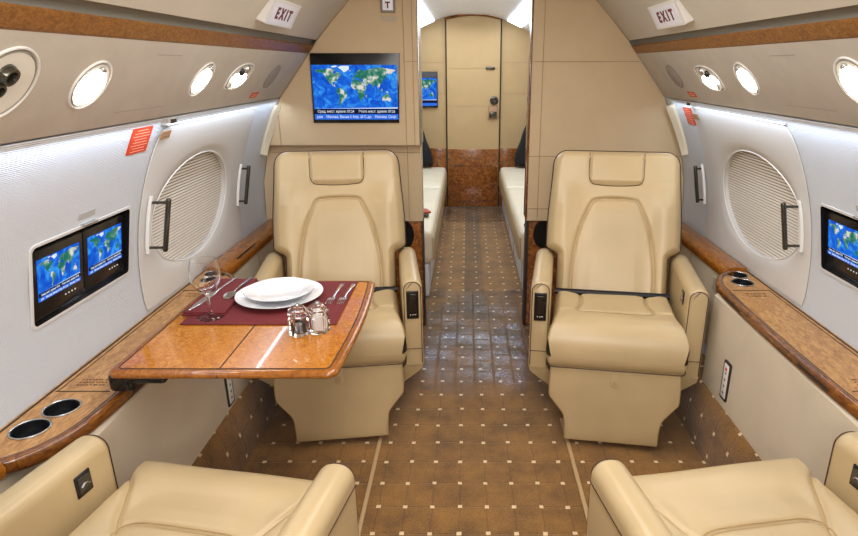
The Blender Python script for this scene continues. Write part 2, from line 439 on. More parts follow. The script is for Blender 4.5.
# ------------------------------------------------------------ cabin cross-section
YB, YE, YN = 3.0, 6.0, -1.3          # bulkhead, end wall, wall behind the camera
def W(z): return 1.068-.5*(z-.66)**2
PSU = [(.765, 1.405), (.915, 1.212)]
CEIL = [(0, 1.80), (.15, 1.795), (.26, 1.77), (.36, 1.738), (.46, 1.695), (.56, 1.637), (.645, 1.55), (.725, 1.463)]
def half_profile():
    p = [(0, 0), (1.0, 0)]
    p += [(W(.2+1.005*i/14), .2+1.005*i/14) for i in range(15)]
    p += [PSU[1], PSU[0], (.738, 1.442), (.725, 1.463)] + CEIL[::-1][1:]
    return p

# floor
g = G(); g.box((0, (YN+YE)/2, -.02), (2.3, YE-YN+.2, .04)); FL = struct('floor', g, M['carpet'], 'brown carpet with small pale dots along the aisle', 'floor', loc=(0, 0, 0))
for sx, nm in ((-1, 'left'), (1, 'right')):
    # carpeted kick along the foot of the side wall
    prof = [(.822, .0), (.826, .05), (.834, .10), (.847, .15), (.862, .192), (.871, .199), (.99, .199), (.99, 0)]
    for k, (a, b) in enumerate(((.2, YB-.01),)):
        g = G(); g.extr(prof, YN, YB-.001, sx)
        struct(f'baseboard_{nm}', g, M['carpet_side'], loc=(0, 0, 0))
    # ceiling half and valance recess
    outer = [(x+(.03 if i else 0), z+.04) for i, (x, z) in enumerate(CEIL)]
# ceiling, front cabin and rear cabin
def ceiling(y0, y1, mat, name):
    pts = [(-x, z) for x, z in CEIL[::-1]]+CEIL[1:]
    prof = pts+[(x*1.03, z+.05) for x, z in pts[::-1]]
    n = len(prof)
    g = G()
    vs = [(x, y0, z) for x, z in prof]+[(x, y1, z) for x, z in prof]
    fs = [(i, n+i, n+(i+1) % n, (i+1) % n) for i in range(n)]
    h = len(pts)
    for i in range(h-1):
        fs.append((i, i+1, n-2-i, n-1-i)); fs.append((n+i, n+n-1-i, n+n-2-i, n+i+1))
    g.add(vs, fs)
    return struct(name, g, mat, loc=(0, y0, 0))
ceiling(YN, YB+.1, M['ceiling'], 'ceiling')
ceiling(YB+.1, YE, M['ceiling_white'], 'ceiling')

# side walls with pockets for the monitors and the windows
def cut(obj, cutter_g):
    me = bpy.data.meshes.new('cut'); bmesh.ops.recalc_face_normals(cutter_g.bm, faces=cutter_g.bm.faces); cutter_g.bm.to_mesh(me); cutter_g.bm.free()
    c = bpy.data.objects.new('cut', me); COL.objects.link(c)
    md = obj.modifiers.new('b', 'BOOLEAN'); md.operation = 'DIFFERENCE'; md.object = c; md.solver = 'EXACT'
    bpy.context.view_layer.update()
    dg = bpy.context.evaluated_depsgraph_get(); nm = bpy.data.meshes.new_from_object(obj.evaluated_get(dg))
    obj.modifiers.remove(md); old = obj.data; obj.data = nm; bpy.data.meshes.remove(old); bpy.data.objects.remove(c); bpy.data.meshes.remove(me)
    nm.shade_smooth(); nm.set_sharp_from_angle(angle=math.radians(35))
DY = {-1: 0.0, 1: .04}
WY, WZ, WA, WB = 2.165, .868, .31, .19
for sx, nm in ((-1, 'left'), (1, 'right')):
    zs = [.2+1.005*i/18 for i in range(19)]
    prof = [(W(z), z) for z in zs]+[(1.20, 1.205), (1.20, .2)]
    g = G(); g.extr(prof, YN, YE, sx)
    w = struct('wall_'+nm, g, M['wallfab'], loc=(0, 0, 0))
    y0, y1 = 1.30+DY[sx], 1.725+DY[sx]
    c = G(); c.prism(rrect(y1-y0, .205, .014, cx=(y0+y1)/2, cy=.858), (sx*.9, 0, 0), (0, 1, 0), (0, 0, 1), (-sx, 0, 0), .235)
    cut(w, c)
    c = G(); c.prism(ellipse(WA+.012, WB+.012, 64, WY+DY[sx]*.3, WZ), (sx*.9, 0, 0), (0, 1, 0), (0, 0, 1), (-sx, 0, 0), .20)
    cut(w, c)

# overhead panels, valances
def on_wall(sx, y, z, off=0):
    """point off metres inward from the side wall"""
    dz = -(z-.66)      # dX/dz
    n = V3((-1, 0, dz)).normalized()
    return V3((sx*(W(z)+n.x*off), y, z+n.z*off))
pdir = V3((PSU[0][0]-PSU[1][0], 0, PSU[0][1]-PSU[1][1])); plen = pdir.length
def psu_frame(sx, y, t, off=0):
    """frame on the sloping overhead panel: t from lower edge (0) to upper (1)"""
    Vv = V3((sx*pdir.x, 0, pdir.z)).normalized()
    U = V3((0, 1, 0)) if sx < 0 else V3((0, -1, 0))
    Nn = U.cross(Vv)
    o = V3((sx*(PSU[1][0]+pdir.x*t), y, PSU[1][1]+pdir.z*t))+Nn*off
    return o, U, Vv, Nn
for sx, nm in ((-1, 'left'), (1, 'right')):
    for (a, b, w1) in ((YN, YB-.002, 'forward'), (YB+.1, YE-.002, 'aft')):
        g = G(); g.extr([PSU[0], PSU[1], (.921, 1.209), (.94, 1.2055), (.96, 1.22), (.81, 1.43)], a, b, sx)
        o = link_mesh('trim_10' if sx < 0 else 'trim_11', g, M['psu'], loc=(sx*.85, (a+b)/2, 1.2))
        tag(o, f'taupe fabric overhead panel on the {nm} side of the '+('front cabin, holding oval lights' if a < 0 else 'cabin beyond the bulkheads'), 'panel', kind='structure')
        g = G(); g.extr([(.738, 1.437), (.743, 1.442), (.80, 1.444), (.80, 1.41), (.768, 1.404), (.763, 1.4055), (.758, 1.410)], a, b, sx)
        o = link_mesh('wood_valance', g, M['valance'], loc=(sx*.77, (a+b)/2, 1.388))
        tag(o, f'long burl wood valance strip running above the {nm} overhead panel, '+('front cabin' if a < 0 else 'rear cabin'), 'wood trim')
        g = G(); g.extr([(.726, 1.4635), (.742, 1.4625), (.755, 1.449), (.757, 1.4435), (.80, 1.445), (.80, 1.49), (.74, 1.475)], a, b, sx)
        struct('trim_1' if sx < 0 else 'trim_2', g, M['gap'], loc=(0, 0, 0))

# ------------------------------------------------------------ end wall, wall behind camera
def wall_plate(name, y, th, mat):
    hp = half_profile(); pts = hp[1:]+[(-x, z) for x, z in hp[::-1][1:-1]] + []
    pts = [p for i, p in enumerate(pts) if i == 0 or p != pts[i-1]]
    g = G(); g.prism(pts, (0, y, 0), (1, 0, 0), (0, 0, 1), (0, -1, 0), th)
    return struct(name, g, mat, loc=(0, y, 0), smooth=False)
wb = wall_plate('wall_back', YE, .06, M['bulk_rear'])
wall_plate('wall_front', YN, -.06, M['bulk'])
for x0, x1 in ((-.42, -.242), (.293, .46)):
    g = G(); g.box(((x0+x1)/2, YE-.012, .29), (x1-x0, .024, .58), .003); link_mesh('wood_panel', g, M['burl_dark'], parent=wb)
g = G()
for z in (1.38, 1.10): g.box((-.37, YE-.002, z), (.24, .004, .003)); g.box((.42, YE-.002, z), (.24, .004, .003))
link_mesh('seam', g, M['bulk_seam'], parent=wb)
# door
g = G()
arc = [(-.226, 0), (.277, 0)]+[(.277-.503*k/16, 1.752+.036*math.sin(PI*k/16)) for k in range(17)]
g.prism(arc, (0, YE-.03, 0), (1, 0, 0), (0, 0, 1), (0, -1, 0), .03, .004)
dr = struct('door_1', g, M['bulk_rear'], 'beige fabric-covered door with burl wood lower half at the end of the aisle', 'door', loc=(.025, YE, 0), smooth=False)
g = G(); g.box((.025, YE-.035, .29), (.494, .012, .57), .003); link_mesh('burl_panel', g, M['burl_dark'], parent=dr)
g = G()
g.box((.025, YE-.042, .41), (.40, .002, .004)); g.box((.025, YE-.042, .05), (.40, .002, .004))
for x in (-.175, .225): g.box((x, YE-.042, .23), (.004, .002, .36))
link_mesh('panel_outline', g, M['rubber'], parent=dr)
g = G(); 
for z in (1.33, .985): g.box((.025, YE-.031, z), (.50, .003, .003))
link_mesh('seam', g, M['bulk_seam'], parent=dr)
g = G()
g.tube([(-.232, YE-.02, 0), (-.232, YE-.02, 1.755)], .006); g.tube([(.283, YE-.02, 0), (.283, YE-.02, 1.755)], .006)
link_mesh('door_gasket', g, M['rubber'], parent=dr)
g = G(); g.tube([(.025-.27+.54*k/16, YE-.03, 1.763+.038*math.sin(PI*k/16)) for k in range(17)], .010)
link_mesh('arched_trim', g, M['burl_dark'], parent=dr)
RX = Matrix.Rotation(PI/2, 3, 'X')
g = G(); g.lathe([(0, .012), (.016, .012), (.024, .02), (.04, .012), (.042, 0), (0, 0)], (.225, YE-.035, 1.035), 24, RX)
k = link_mesh('door_knob', g, M['darkmetal'], parent=dr)
g = G()
for a in range(5):
    t = 2*PI*a/5; g.box((.225+.026*math.cos(t), YE-.052, 1.035+.026*math.sin(t)), (.010, .01, .010), .002)
link_mesh('knob_grip', g, M['black'], parent=k)
g = G(); g.box((.185, YE-.035, 1.33), (.085, .012, .026), .003); link_mesh('latch_plate', g, M['darkmetal'], parent=dr)
g = G(); g.box((.215, YE-.045, .925), (.09, .03, .11), .006); k = link_mesh('lock_box', g, M['tan_lbl'], parent=dr)
g = G(); g.box((.215, YE-.061, .905), (.07, .004, .06), .002); link_mesh('lock_box_face', g, M['darkmetal'], parent=k)

# ------------------------------------------------------------ bulkheads
def seam_v(g, x, y, z0, z1): g.box((x, y, (z0+z1)/2), (.003, .004, z1-z0))
def seam_h(g, x0, x1, y, z): g.box(((x0+x1)/2, y, z), (x1-x0, .004, .003))
def bulk_outline(sx, zlo, zhi=2.0, xin=.263):
    p = [(xin, zlo)]
    zz = [z for z in (zlo, .7, .8, .9, 1.0, 1.1, 1.20) if z >= zlo]
    p += [(W(z)-.002, z) for z in zz]
    p += [(.913, 1.212), (.764, 1.405), (.737, 1.441), (.723, 1.462)]
    p += [(x, z-.001) for x, z in CEIL[::-1][1:] if x > xin]
    p += [(xin, 1.768)]
    return [(sx*x, z) for x, z in p]
# left: TV cabinet in front, recessed panel below
g = G(); g.prism(bulk_outline(-1, .985), (0, 2.93, 0), (1, 0, 0), (0, 0, 1), (0, -1, 0), .17, .006)
bl = struct('wall_partition_left', g, M['bulk'], loc=(-.6, YB, 0), smooth=False)
g = G(); g.prism([(-.263, .595), (-.263, .99), (-W(.99)+.002, .99), (-W(.8)+.002, .8), (-W(.595)+.002, .595)], (0, YB, 0), (1, 0, 0), (0, 0, 1), (0, -1, 0), .10)
link_mesh('lower_panel', g, M['bulk'], parent=bl, smooth=False)
g = G(); seam_h(g, -1.0, -.265, YB-.001, .945); seam_v(g, -.33, YB-.001, .6, .985)
seam_v(g, -.325, 2.929, .985, 1.765); seam_h(g, -.325, -.265, 2.929, 1.37); seam_v(g, -.285, 2.929, .985, 1.765); seam_v(g, -.93, 2.929, .985, 1.15)
link_mesh('seam', g, M['bulk_seam'], parent=bl)
g = G(); g.box((-.60, YB+.05, .30), (.66, .08, .59), .004); link_mesh('burl_base', g, M['burl_dark'], parent=bl)
g = G(); g.box((-.269, YB+.06, .30), (.012, .085, .60), .003); link_mesh('edge_post', g, M['rubber'], parent=bl)
g = G(); g.box((-.260, 3.02, 1.37), (.006, .16, .77), .002); link_mesh('edge_strip', g, M['steel'], parent=bl)
# right: flush
g = G(); g.prism(bulk_outline(1, .595, xin=.272), (0, YB, 0), (1, 0, 0), (0, 0, 1), (0, -1, 0), .10, .004)
br = struct('wall_partition_right', g, M['bulk'], loc=(.6, YB, 0), smooth=False)
g = G(); seam_h(g, .274, .78, YB-.001, 1.37); seam_h(g, .274, 1.03, YB-.001, .925); seam_v(g, .325, YB-.001, .6, 1.72); seam_h(g, .274, .9, YB-.001, .66)
link_mesh('seam', g, M['bulk_seam'], parent=br)
g = G(); g.box((.65, YB+.06, .30), (.74, .07, .59), .004); link_mesh('burl_base', g, M['burl_dark'], parent=br)
g = G(); g.box((.279, YB+.06, .30), (.014, .085, .60), .003); link_mesh('edge_post', g, M['rubber'], parent=br)
g = G(); g.box((.268, YB+.05, 1.18), (.008, .104, 1.15), .002); link_mesh('edge_strip', g, M['rim_dark'], parent=br)
for sx, nm in ((-1, 'left'), (1, 'right')):
    g = G(); g.prism(ellipse(.05, .075, 24), (sx*.36, YB+.018 if sx > 0 else YB+.008, .52), (1, 0, 0), (0, 0, 1), (0, -1, 0), .02)
    link_mesh('dark_opening', g, M['black'], parent=bl if sx < 0 else br)
# inner jamb lining seen behind white wall (pale curved strip)
for sx, nm in ((-1, 'left'), (1, 'right')):
    g = G(); ys = 2.90
    secs = []
    for i in range(12):
        z = 1.18-.23*i/11; w_ = .035*(1-i/11)+.008
        p = [on_wall(sx, ys-w_*.2, z, .0), on_wall(sx, ys-w_*.2, z, .012), on_wall(sx, ys+w_, z, .03), on_wall(sx, ys+w_, z, 0)]
        secs.append(p)
    g.loft(secs); struct('trim_3' if sx < 0 else 'trim_4', g, M['leather_pale'])

# ------------------------------------------------------------ map screens
LAND = [
 [(-168,66),(-156,71),(-128,70),(-110,74),(-95,72),(-82,70),(-94,60),(-82,54),(-78,62),(-64,60),(-56,52),(-66,44),(-76,35),(-81,26),(-84,30),(-97,27),(-95,18),(-88,21),(-84,10),(-80,8),(-92,14),(-106,22),(-114,31),(-124,40),(-126,49),(-136,58),(-152,60),(-165,60)],
 [(-78,8),(-62,10),(-50,0),(-35,-7),(-40,-22),(-48,-28),(-58,-38),(-66,-46),(-69,-55),(-75,-50),(-71,-30),(-70,-18),(-81,-5)],
 [(-6,35),(10,37),(32,31),(43,12),(51,11),(40,-4),(40,-16),(33,-27),(20,-35),(13,-20),(9,2),(-8,5),(-17,14),(-16,24)],
 [(-10,37),(-9,43),(-1,47),(8,54),(6,60),(20,70),(40,67),(60,69),(75,73),(105,77),(140,73),(170,70),(178,66),(162,60),(157,52),(142,58),(135,45),(128,38),(121,38),(121,28),(108,20),(106,10),(100,13),(103,2),(98,10),(90,22),(80,13),(77,8),(72,20),(60,25),(57,18),(45,13),(36,28),(36,36),(27,38),(22,37),(14,44),(17,39),(8,44),(0,39),(-5,36)],
 [(114,-22),(130,-12),(142,-11),(153,-27),(149,-38),(138,-34),(116,-35)],
 [(44,-16),(50,-14),(48,-25),(44,-24)], [(96,5),(106,-6),(103,-6),(95,3)], [(110,2),(118,6),(117,-3),(110,-3)],
 [(131,-2),(142,-4),(150,-10),(138,-8)], [(130,32),(141,36),(142,44),(138,37)], [(-6,50),(1,52),(-3,59),(-6,56)],
 [(168,-46),(174,-42),(178,-38),(173,-40)], [(105,-7),(118,-9),(105,-9)], [(-24,64),(-14,65),(-18,67)]]
ICE = [[(-55,82),(-22,82),(-22,70),(-44,60),(-54,68),(-70,77)], [(-180,-61),(180,-61),(180,-57),(60,-58.5),(-60,-60)],
       [(-90,76),(-70,80),(-80,83),(-100,80)], [(50,72),(66,77),(60,75)]]
def map_screen(parent, o, U, Vv, Nn, w, h, tx=True, s=None):
    """lit screen with world map; o = centre"""
    o, U, Vv, Nn = V3(o), V3(U), V3(Vv), V3(Nn)
    g = G(); g.prism([(-w/2, -h/2), (w/2, -h/2), (w/2, h/2), (-w/2, h/2)], o, U, Vv, Nn, .002)
    sc = link_mesh('screen', g, M['ocean'], parent=parent, smooth=False)
    mh = h*.80; top = h/2
    def P(lo, la): return o+U*(lo/180*w/2*.985)+Vv*(top-mh+(la+62)/147*mh)+Nn*.0006
    for polys, mt, nm in ((LAND, 'land', 'map_land'), (ICE, 'ice', 'map_ice')):
        g = G()
        for poly in polys:
            pv = [P(*q) for q in poly]
            tri = tessellate_polygon([pv]); g.add(pv, [tuple(t) for t in tri])
        link_mesh(nm, g, M[mt], parent=sc, smooth=False, recalc=False)
    g = G(); hb = h*.10
    g.prism([(-w/2, -h/2+hb), (w/2, -h/2+hb), (w/2, -h/2+2*hb), (-w/2, -h/2+2*hb)], o+Nn*.0008, U, Vv, Nn, .001); link_mesh('caption_bar', g, M['bar_dark'], parent=sc, smooth=False)
    g = G(); g.prism([(-w/2, -h/2), (w/2, -h/2), (w/2, -h/2+hb), (-w/2, -h/2+hb)], o+Nn*.0008, U, Vv, Nn, .001); link_mesh('ticker_bar', g, M['bar_blue'], parent=sc, smooth=False)
    if tx:
        g = text_geo('Сред. мест. время: 07:24     Этого мест. время: 07:26', hb*.70, o+Vv*(-h/2+1.5*hb)+Nn*.0012, U, Vv, Nn, .0001, bold=.0001, sx=(.86 if w > .3 else .80))
        link_mesh('caption_text', g, M['screen_text'], parent=sc, smooth=False, recalc=False)
        g = text_geo('рое    Москва. Весна 5 Апр. 30 С до    Москва. Скор', hb*.70, o+Vv*(-h/2+.5*hb)+Nn*.0012, U, Vv, Nn, .0001, bold=.0001, sx=(.88 if w > .3 else .82))
        link_mesh('ticker_text', g, M['screen_text'], parent=sc, smooth=False, recalc=False)
    return sc

UX, UZ, NY = (1, 0, 0), (0, 0, 1), (0, -1, 0)
tv = thing('television', 'wide wall television showing a world map on the left bulkhead', 'television', (-.56, 2.925, 1.10))
g = G(); g.prism([(-.763, 1.094), (-.357, 1.094), (-.345, 1.406), (-.757, 1.406)], (0, 2.918, 0), UX, UZ, NY, .020, .003); link_mesh('bezel', g, M['black'], parent=tv)
map_screen(tv, (-.556, 2.9155, 1.2325), UX, UZ, NY, .394, .245)
tv2 = thing('television', 'small television with a world map on the far end wall, left of the door', 'television', (-.42, 5.99, .98))
g = G(); g.box((-.515, 5.985, 1.135), (.40, .03, .33), .004); link_mesh('bezel', g, M['black'], parent=tv2)
map_screen(tv2, (-.515, 5.967, 1.115), UX, UZ, NY, .385, .255, tx=False)

# ------------------------------------------------------------ side wall monitors
def rr_wall(sx, y0, y1, z0, z1, r, off): 
    return [on_wall(sx, y, z, off) for y, z in rrect(y1-y0, z1-z0, r, cx=(y0+y1)/2, cy=(z0+z1)/2)]
for sx, nm in ((-1, 'left'), (1, 'right')):
    y0, y1 = 1.30+DY[sx], 1.725+DY[sx]; ym = (y0+y1)/2
    t = thing('monitor_unit', f'recessed black unit of two map screens in the {nm} side wall', 'monitor', (sx*1.08, ym, .76), 0)
    outer = rr_wall(sx, y0-.003, y1+.003, .753, .963, .016, .003); inner = rr_wall(sx, y0+.004, y1-.004, .760, .956, .012, .003)
    o2 = rr_wall(sx, y0-.003, y1+.003, .753, .963, .016, -.002); i2 = rr_wall(sx, y0+.004, y1-.004, .760, .956, .012, -.035)
    g = G(); n = len(outer); vs = o2+outer+inner+i2
    fs = [((r_*n+i), (r_*n+(i+1) % n), ((r_+1)*n+(i+1) % n), ((r_+1)*n+i)) for r_ in range(3) for i in range(n)]
    g.add(vs, fs[:2*n]); link_mesh('surround', g, M['hatch'], parent=t)
    topf = [i for i in range(n) if inner[i].z > .95 and inner[(i+1) % n].z > .95]
    g = G(); g.add(inner+i2, [(i, (i+1) % n, n+(i+1) % n, n+i) for i in range(n) if i not in topf]); link_mesh('pocket_lining', g, M['black'], parent=t)
    g = G(); g.add(inner+i2, [(i, (i+1) % n, n+(i+1) % n, n+i) for i in topf]); link_mesh('pocket_soffit', g, M['hatch'], parent=t)
    U = V3((0, 1, 0)) if sx < 0 else V3((0, -1, 0))
    Vv = V3((-sx*.034, 0, .2)).normalized(); Nn = U.cross(Vv)
    base = V3((sx*1.0525, ym, .854))
    g = G(); g.prism([(-.211, -.100), (.211, -.100), (.211, .100), (-.211, .100)], base-Nn*.016, U, Vv, Nn, .01, .001); link_mesh('back_plate', g, M['blackglass'], parent=t)
    for k in (-1, 1):
        c = base+U*(k*.104+.002+(.008 if sx < 0 and k == -1 else (-.006 if sx > 0 else 0)))+Vv*.000-Nn*.003
        g = G(); g.prism(rrect(.196, .172, .006), c, U, Vv, Nn, .012, .002); bz = link_mesh('monitor_bezel', g, M['black'], parent=t)
        map_screen(bz, c+Vv*.010+Nn*.0015, U, Vv, Nn, .162, .106, tx=True)
        g = G()
        for q in range(4): g.prism(ellipse(.0022, .0022, 10, .03+q*.013-.01, -.060), c+Nn*.0008, U, Vv, Nn, .001)
        link_mesh('buttons', g, M['led'], parent=bz)
    g = G(); g.prism(rrect(.40, .028, .006), base-Vv*.088-Nn*.004, U, Vv, Nn, .016, .003); link_mesh('latch_bar', g, M['blackglass'], parent=t)
    p = on_wall(sx, ym+.0, .966, .006)
    g = G(); g.box((p.x, p.y, p.z), (.016, .055, .006), .002); link_mesh('finger_latch', g, M['steel'], parent=t)
    p = on_wall(sx, ym-.005, .988, .001); 
    Vw = (on_wall(sx, 0, 1.0)-on_wall(sx, 0, .98)).normalized(); Nw = U.cross(Vw)
    g = G(); g.prism(rrect(.07, .016, .002), p+Nw*.001, U, Vw, Nw, .0015)
    o = link_mesh('placard', g, M['grey_lbl'], loc=p); tag(o, f'small grey placard on the {nm} wall just above the map screens', 'label')

# ------------------------------------------------------------ hatches with oval windows
for sx, nm in ((-1, 'left'), (1, 'right')):
    dy = DY[sx]
    y0, y1, z0, z1 = 1.782, 2.66, .600, 1.190
    if sx > 0: y0, y1 = 1.822, 2.675
    wy = WY+dy*.3
    n = 96
    # outer outline: tall panel, bulging sides, rounded top corners
    def outer_pt(a):
        c, s_ = math.cos(a), math.sin(a)
        ex = 12.0 if s_ > 0 else 60.0
        k = 1/((abs(c)**ex+abs(s_)**ex)**(1/ex))
        u, v = c*k, s_*k
        yy = (y0+y1)/2+u*(y1-y0)/2*(1-.04*max(0, v)**2)
        return yy, (z0+z1)/2+v*(z1-z0)/2
    rings = []
    # sides out of wall, over face, down to window
    for (t, off) in ((0, -.004), (0, .002), (.006, .0045), (.05, .005), (.25, .0075), (.5, .0095), (.75, .0105), (.93, .0075), (1, .001), (1, -.03)):
        ring = []
        for i in range(n):
            a = 2*PI*i/n; oy, oz = outer_pt(a)
            ey, ez = wy+WA*math.cos(a), WZ+WB*math.sin(a)
            ring.append(on_wall(sx, oy*(1-t)+ey*t, oz*(1-t)+ez*t, off))
        rings.append(ring)
    g = G(); g.loft(rings, cap=False)
    ht = thing('escape_hatch', f'pale moulded window hatch panel with oval window in the {nm} side wall', 'hatch panel', (sx*1.06, wy, .60))
    link_mesh('hatch_panel', g, M['hatch'], parent=ht)
    # rim ring
    g = G(); g.tube([on_wall(sx, wy+(WA+.002)*math.cos(2*PI*i/72), WZ+(WB+.002)*math.sin(2*PI*i/72), .006) for i in range(72)], .0022, 8, closed=True)
    link_mesh('window_rim', g, M['white'], parent=ht)
    # gutter strip along the top
    g = G(); g.tube([on_wall(sx, y0+.03+(y1-y0-.10)*k/8, z1-.002, .007) for k in range(9)], .0035, 8)
    link_mesh('top_gutter', g, M['white'], parent=ht)
    # seam line
    g = G(); g.tube([on_wall(sx, *outer_pt(2*PI*i/n), .0015) for i in range(n)], .0013, 6, closed=True)
    link_mesh('seam', g, M['gap'], parent=ht)
    # pleated shade, real pleats
    np_ = 36; rows = np_*2; g = G(); prev = None
    vs = []; fs = []; C_ = 13
    for i in range(rows+1):
        z = WZ-WB-.008+(2*WB+.016)*i/rows; q = (z-WZ)/(WB+.008); hw = (WA+.008)*math.sqrt(max(0, 1-q*q))
        off = -.010-(.0045 if i % 2 else 0)
        for j in range(C_): vs.append(on_wall(sx, wy+hw*(2*j/(C_-1)-1), z, off))
    for i in range(rows):
        for j in range(C_-1): fs.append((i*C_+j, i*C_+j+1, (i+1)*C_+j+1, (i+1)*C_+j))
    g.add(vs, fs)
    wn = struct('window_1' if sx < 0 else 'window_2', g, M['shade_fab'], f'oval window with closed pleated shade in the {nm} hatch', 'window', loc=(sx*1.06, wy, WZ-WB), smooth=False, recalc=False)
def grab(sx, y, z0, z1, label, dep, name='grab_handle'):
    t = thing(name, label, 'handle', tuple(on_wall(sx, y, z0)), 0, 'grab handles on the window hatches')
    g = G(); p = [on_wall(sx, y, z0-.008+(z1-z0+.016)*k/6, .017) for k in range(7)]
    secs = []
    for q, c in enumerate(p):
        w = .0075 if 0 < q < 6 else .005
        secs.append([c+V3((sx*.006, -w, 0)), c+V3((sx*.006, w, 0)), c+V3((-sx*.004, w*.8, 0)), c+V3((-sx*.004, -w*.8, 0))])
    g.loft(secs); link_mesh('mounting_plate', g, M['white'], parent=t)
    inn = V3((-sx*dep, 0, 0))
    for z in (z0+.012, z1-.012):
        a = on_wall(sx, y, z, .016)
        g = G(); g.tube([a, a+inn*.5+V3((0, 0, .0)), a+inn], .0045, 10); link_mesh('arm', g, M['darkmetal'], parent=t)
    a = on_wall(sx, y, z0+.004, .016)+inn; b = on_wall(sx, y, z1-.004, .016)+inn
    g = G(); g.box((a+b)/2, (.015, .015, (b-a).length+.012), .006, 3, rot=Matrix.Rotation(math.atan2((b-a).x, (b-a).z), 3, 'Y'))
    link_mesh('grip', g, M['darkmetal'], parent=t)
grab(-1, 1.815, .797, .968, 'chrome grab handle with dark grip on near edge of left window hatch', .054)
grab(-1, 2.60, .775, .945, 'chrome grab handle with dark grip at the far edge of left window hatch', .034)
grab(1, 1.858, .790, .945, 'chrome grab handle with dark grip on near edge of right window hatch', .050)
grab(1, 2.690, .762, .930, 'chrome grab handle with dark grip at the far edge of right window hatch', .030)

# placards by the hatches
def wall_label(sx, y, z, w, h, mat, label, name, lines=0, ink='paleink', off=.003):
    U = V3((0, 1, 0)) if sx < 0 else V3((0, -1, 0))
    Vw = (on_wall(sx, 0, z+.01)-on_wall(sx, 0, z-.01)).normalized(); Nw = U.cross(Vw)
    c = on_wall(sx, y, z, off)
    g = G(); g.prism(rrect(w, h, .002), c, U, Vw, Nw, .002)
    o = link_mesh(name, g, M[mat], loc=c); tag(o, label, 'label')
    if lines:
        txt = ['DANGER', 'PULL HANDLE', 'TO RELEASE', 'HATCH AND', 'PUSH OUT', 'EXIT'][:lines]
        gg = G()
        if lines == 5: lines = 8
        for k in range(lines):
            y_ = h/2-h*(k+.8)/(lines+.6)
            ww = w*(.55 if k == 0 else (.62+.2*((k*37) % 3)/2))
            gg.prism([(-ww/2, y_-h*.011), (ww/2, y_-h*.011), (ww/2, y_+h*.011), (-ww/2, y_+h*.011)], c+Nw*.0006, U, Vw, Nw, .0004)
        link_mesh('small_print', gg, M[ink], parent=o, smooth=False)
    return o
wall_label(-1, 1.692, 1.155, .105, .078, 'red_lbl', 'red warning placard high on the left wall before the hatch', 'placard', 5)
wall_label(-1, 1.815, 1.162, .06, .026, 'tan_lbl', 'small tan placard at the top corner of the left hatch', 'placard', 2, 'ink', off=.014)
wall_label(1, 2.735, 1.140, .10, .080, 'red_lbl', 'red warning placard high on the right wall past the hatch', 'placard', 5)
wall_label(1, 2.62, 1.152, .06, .026, 'tan_lbl', 'small tan placard at the top corner of the right hatch', 'placard', 2, 'ink', off=.014)
for sx, y, nm in ((-1, 1.82, 'left'), (1, 2.63, 'right')):
    p = V3((sx*.918, y, 1.196))
    g = G(); g.box(p, (.03, .055, .022), .003); o = link_mesh('strap_clip', g, M['grey_lbl']); tag(o, f'grey clip with dark mark hanging under the {nm} overhead panel', 'clip')
    g = G(); g.box(p+V3((-sx*.0155, 0, 0)), (.002, .035, .012)); link_mesh('dark_mark', g, M['ink'], parent=o)
for sx, y, nm in ((-1, 2.515, 'left'), (1, 2.575, 'right')):
    o, U, Vv, Nn = psu_frame(sx, y, .14, .001)
    g = G(); g.prism(rrect(.085, .026, .002), o, U, Vv, Nn, .002); b = link_mesh('placard', g, M['red_lbl'], loc=o)
    tag(b, f'tiny red placard on the lower edge of the {nm} overhead panel', 'label')
    g = G(); 
    for k in (-.006, .002): g.prism([(-.03, k), (.03, k), (.03, k+.003), (-.03, k+.003)], o+Nn*.0005, U, Vv, Nn, .0004)
    link_mesh('small_print', g, M['paleink'], parent=b, smooth=False)
# faint stitched service panels on the overhead panel
for sx, y0 in ((-1, 1.55), (1, 1.60)):
    for (t0, ya, yb) in ((.85, y0, y0+.13), (.16, y0-.05, y0+.20)):
        o, U, Vv, Nn = psu_frame(sx, (ya+yb)/2, t0, .0005)
        w = yb-ya; g = G()
        g.prism([(-w/2, -.001), (w/2, -.001), (w/2, .001), (-w/2, .001)], o, U, Vv, Nn, .0006)
        b = struct('trim_5', g, M['speaker'])

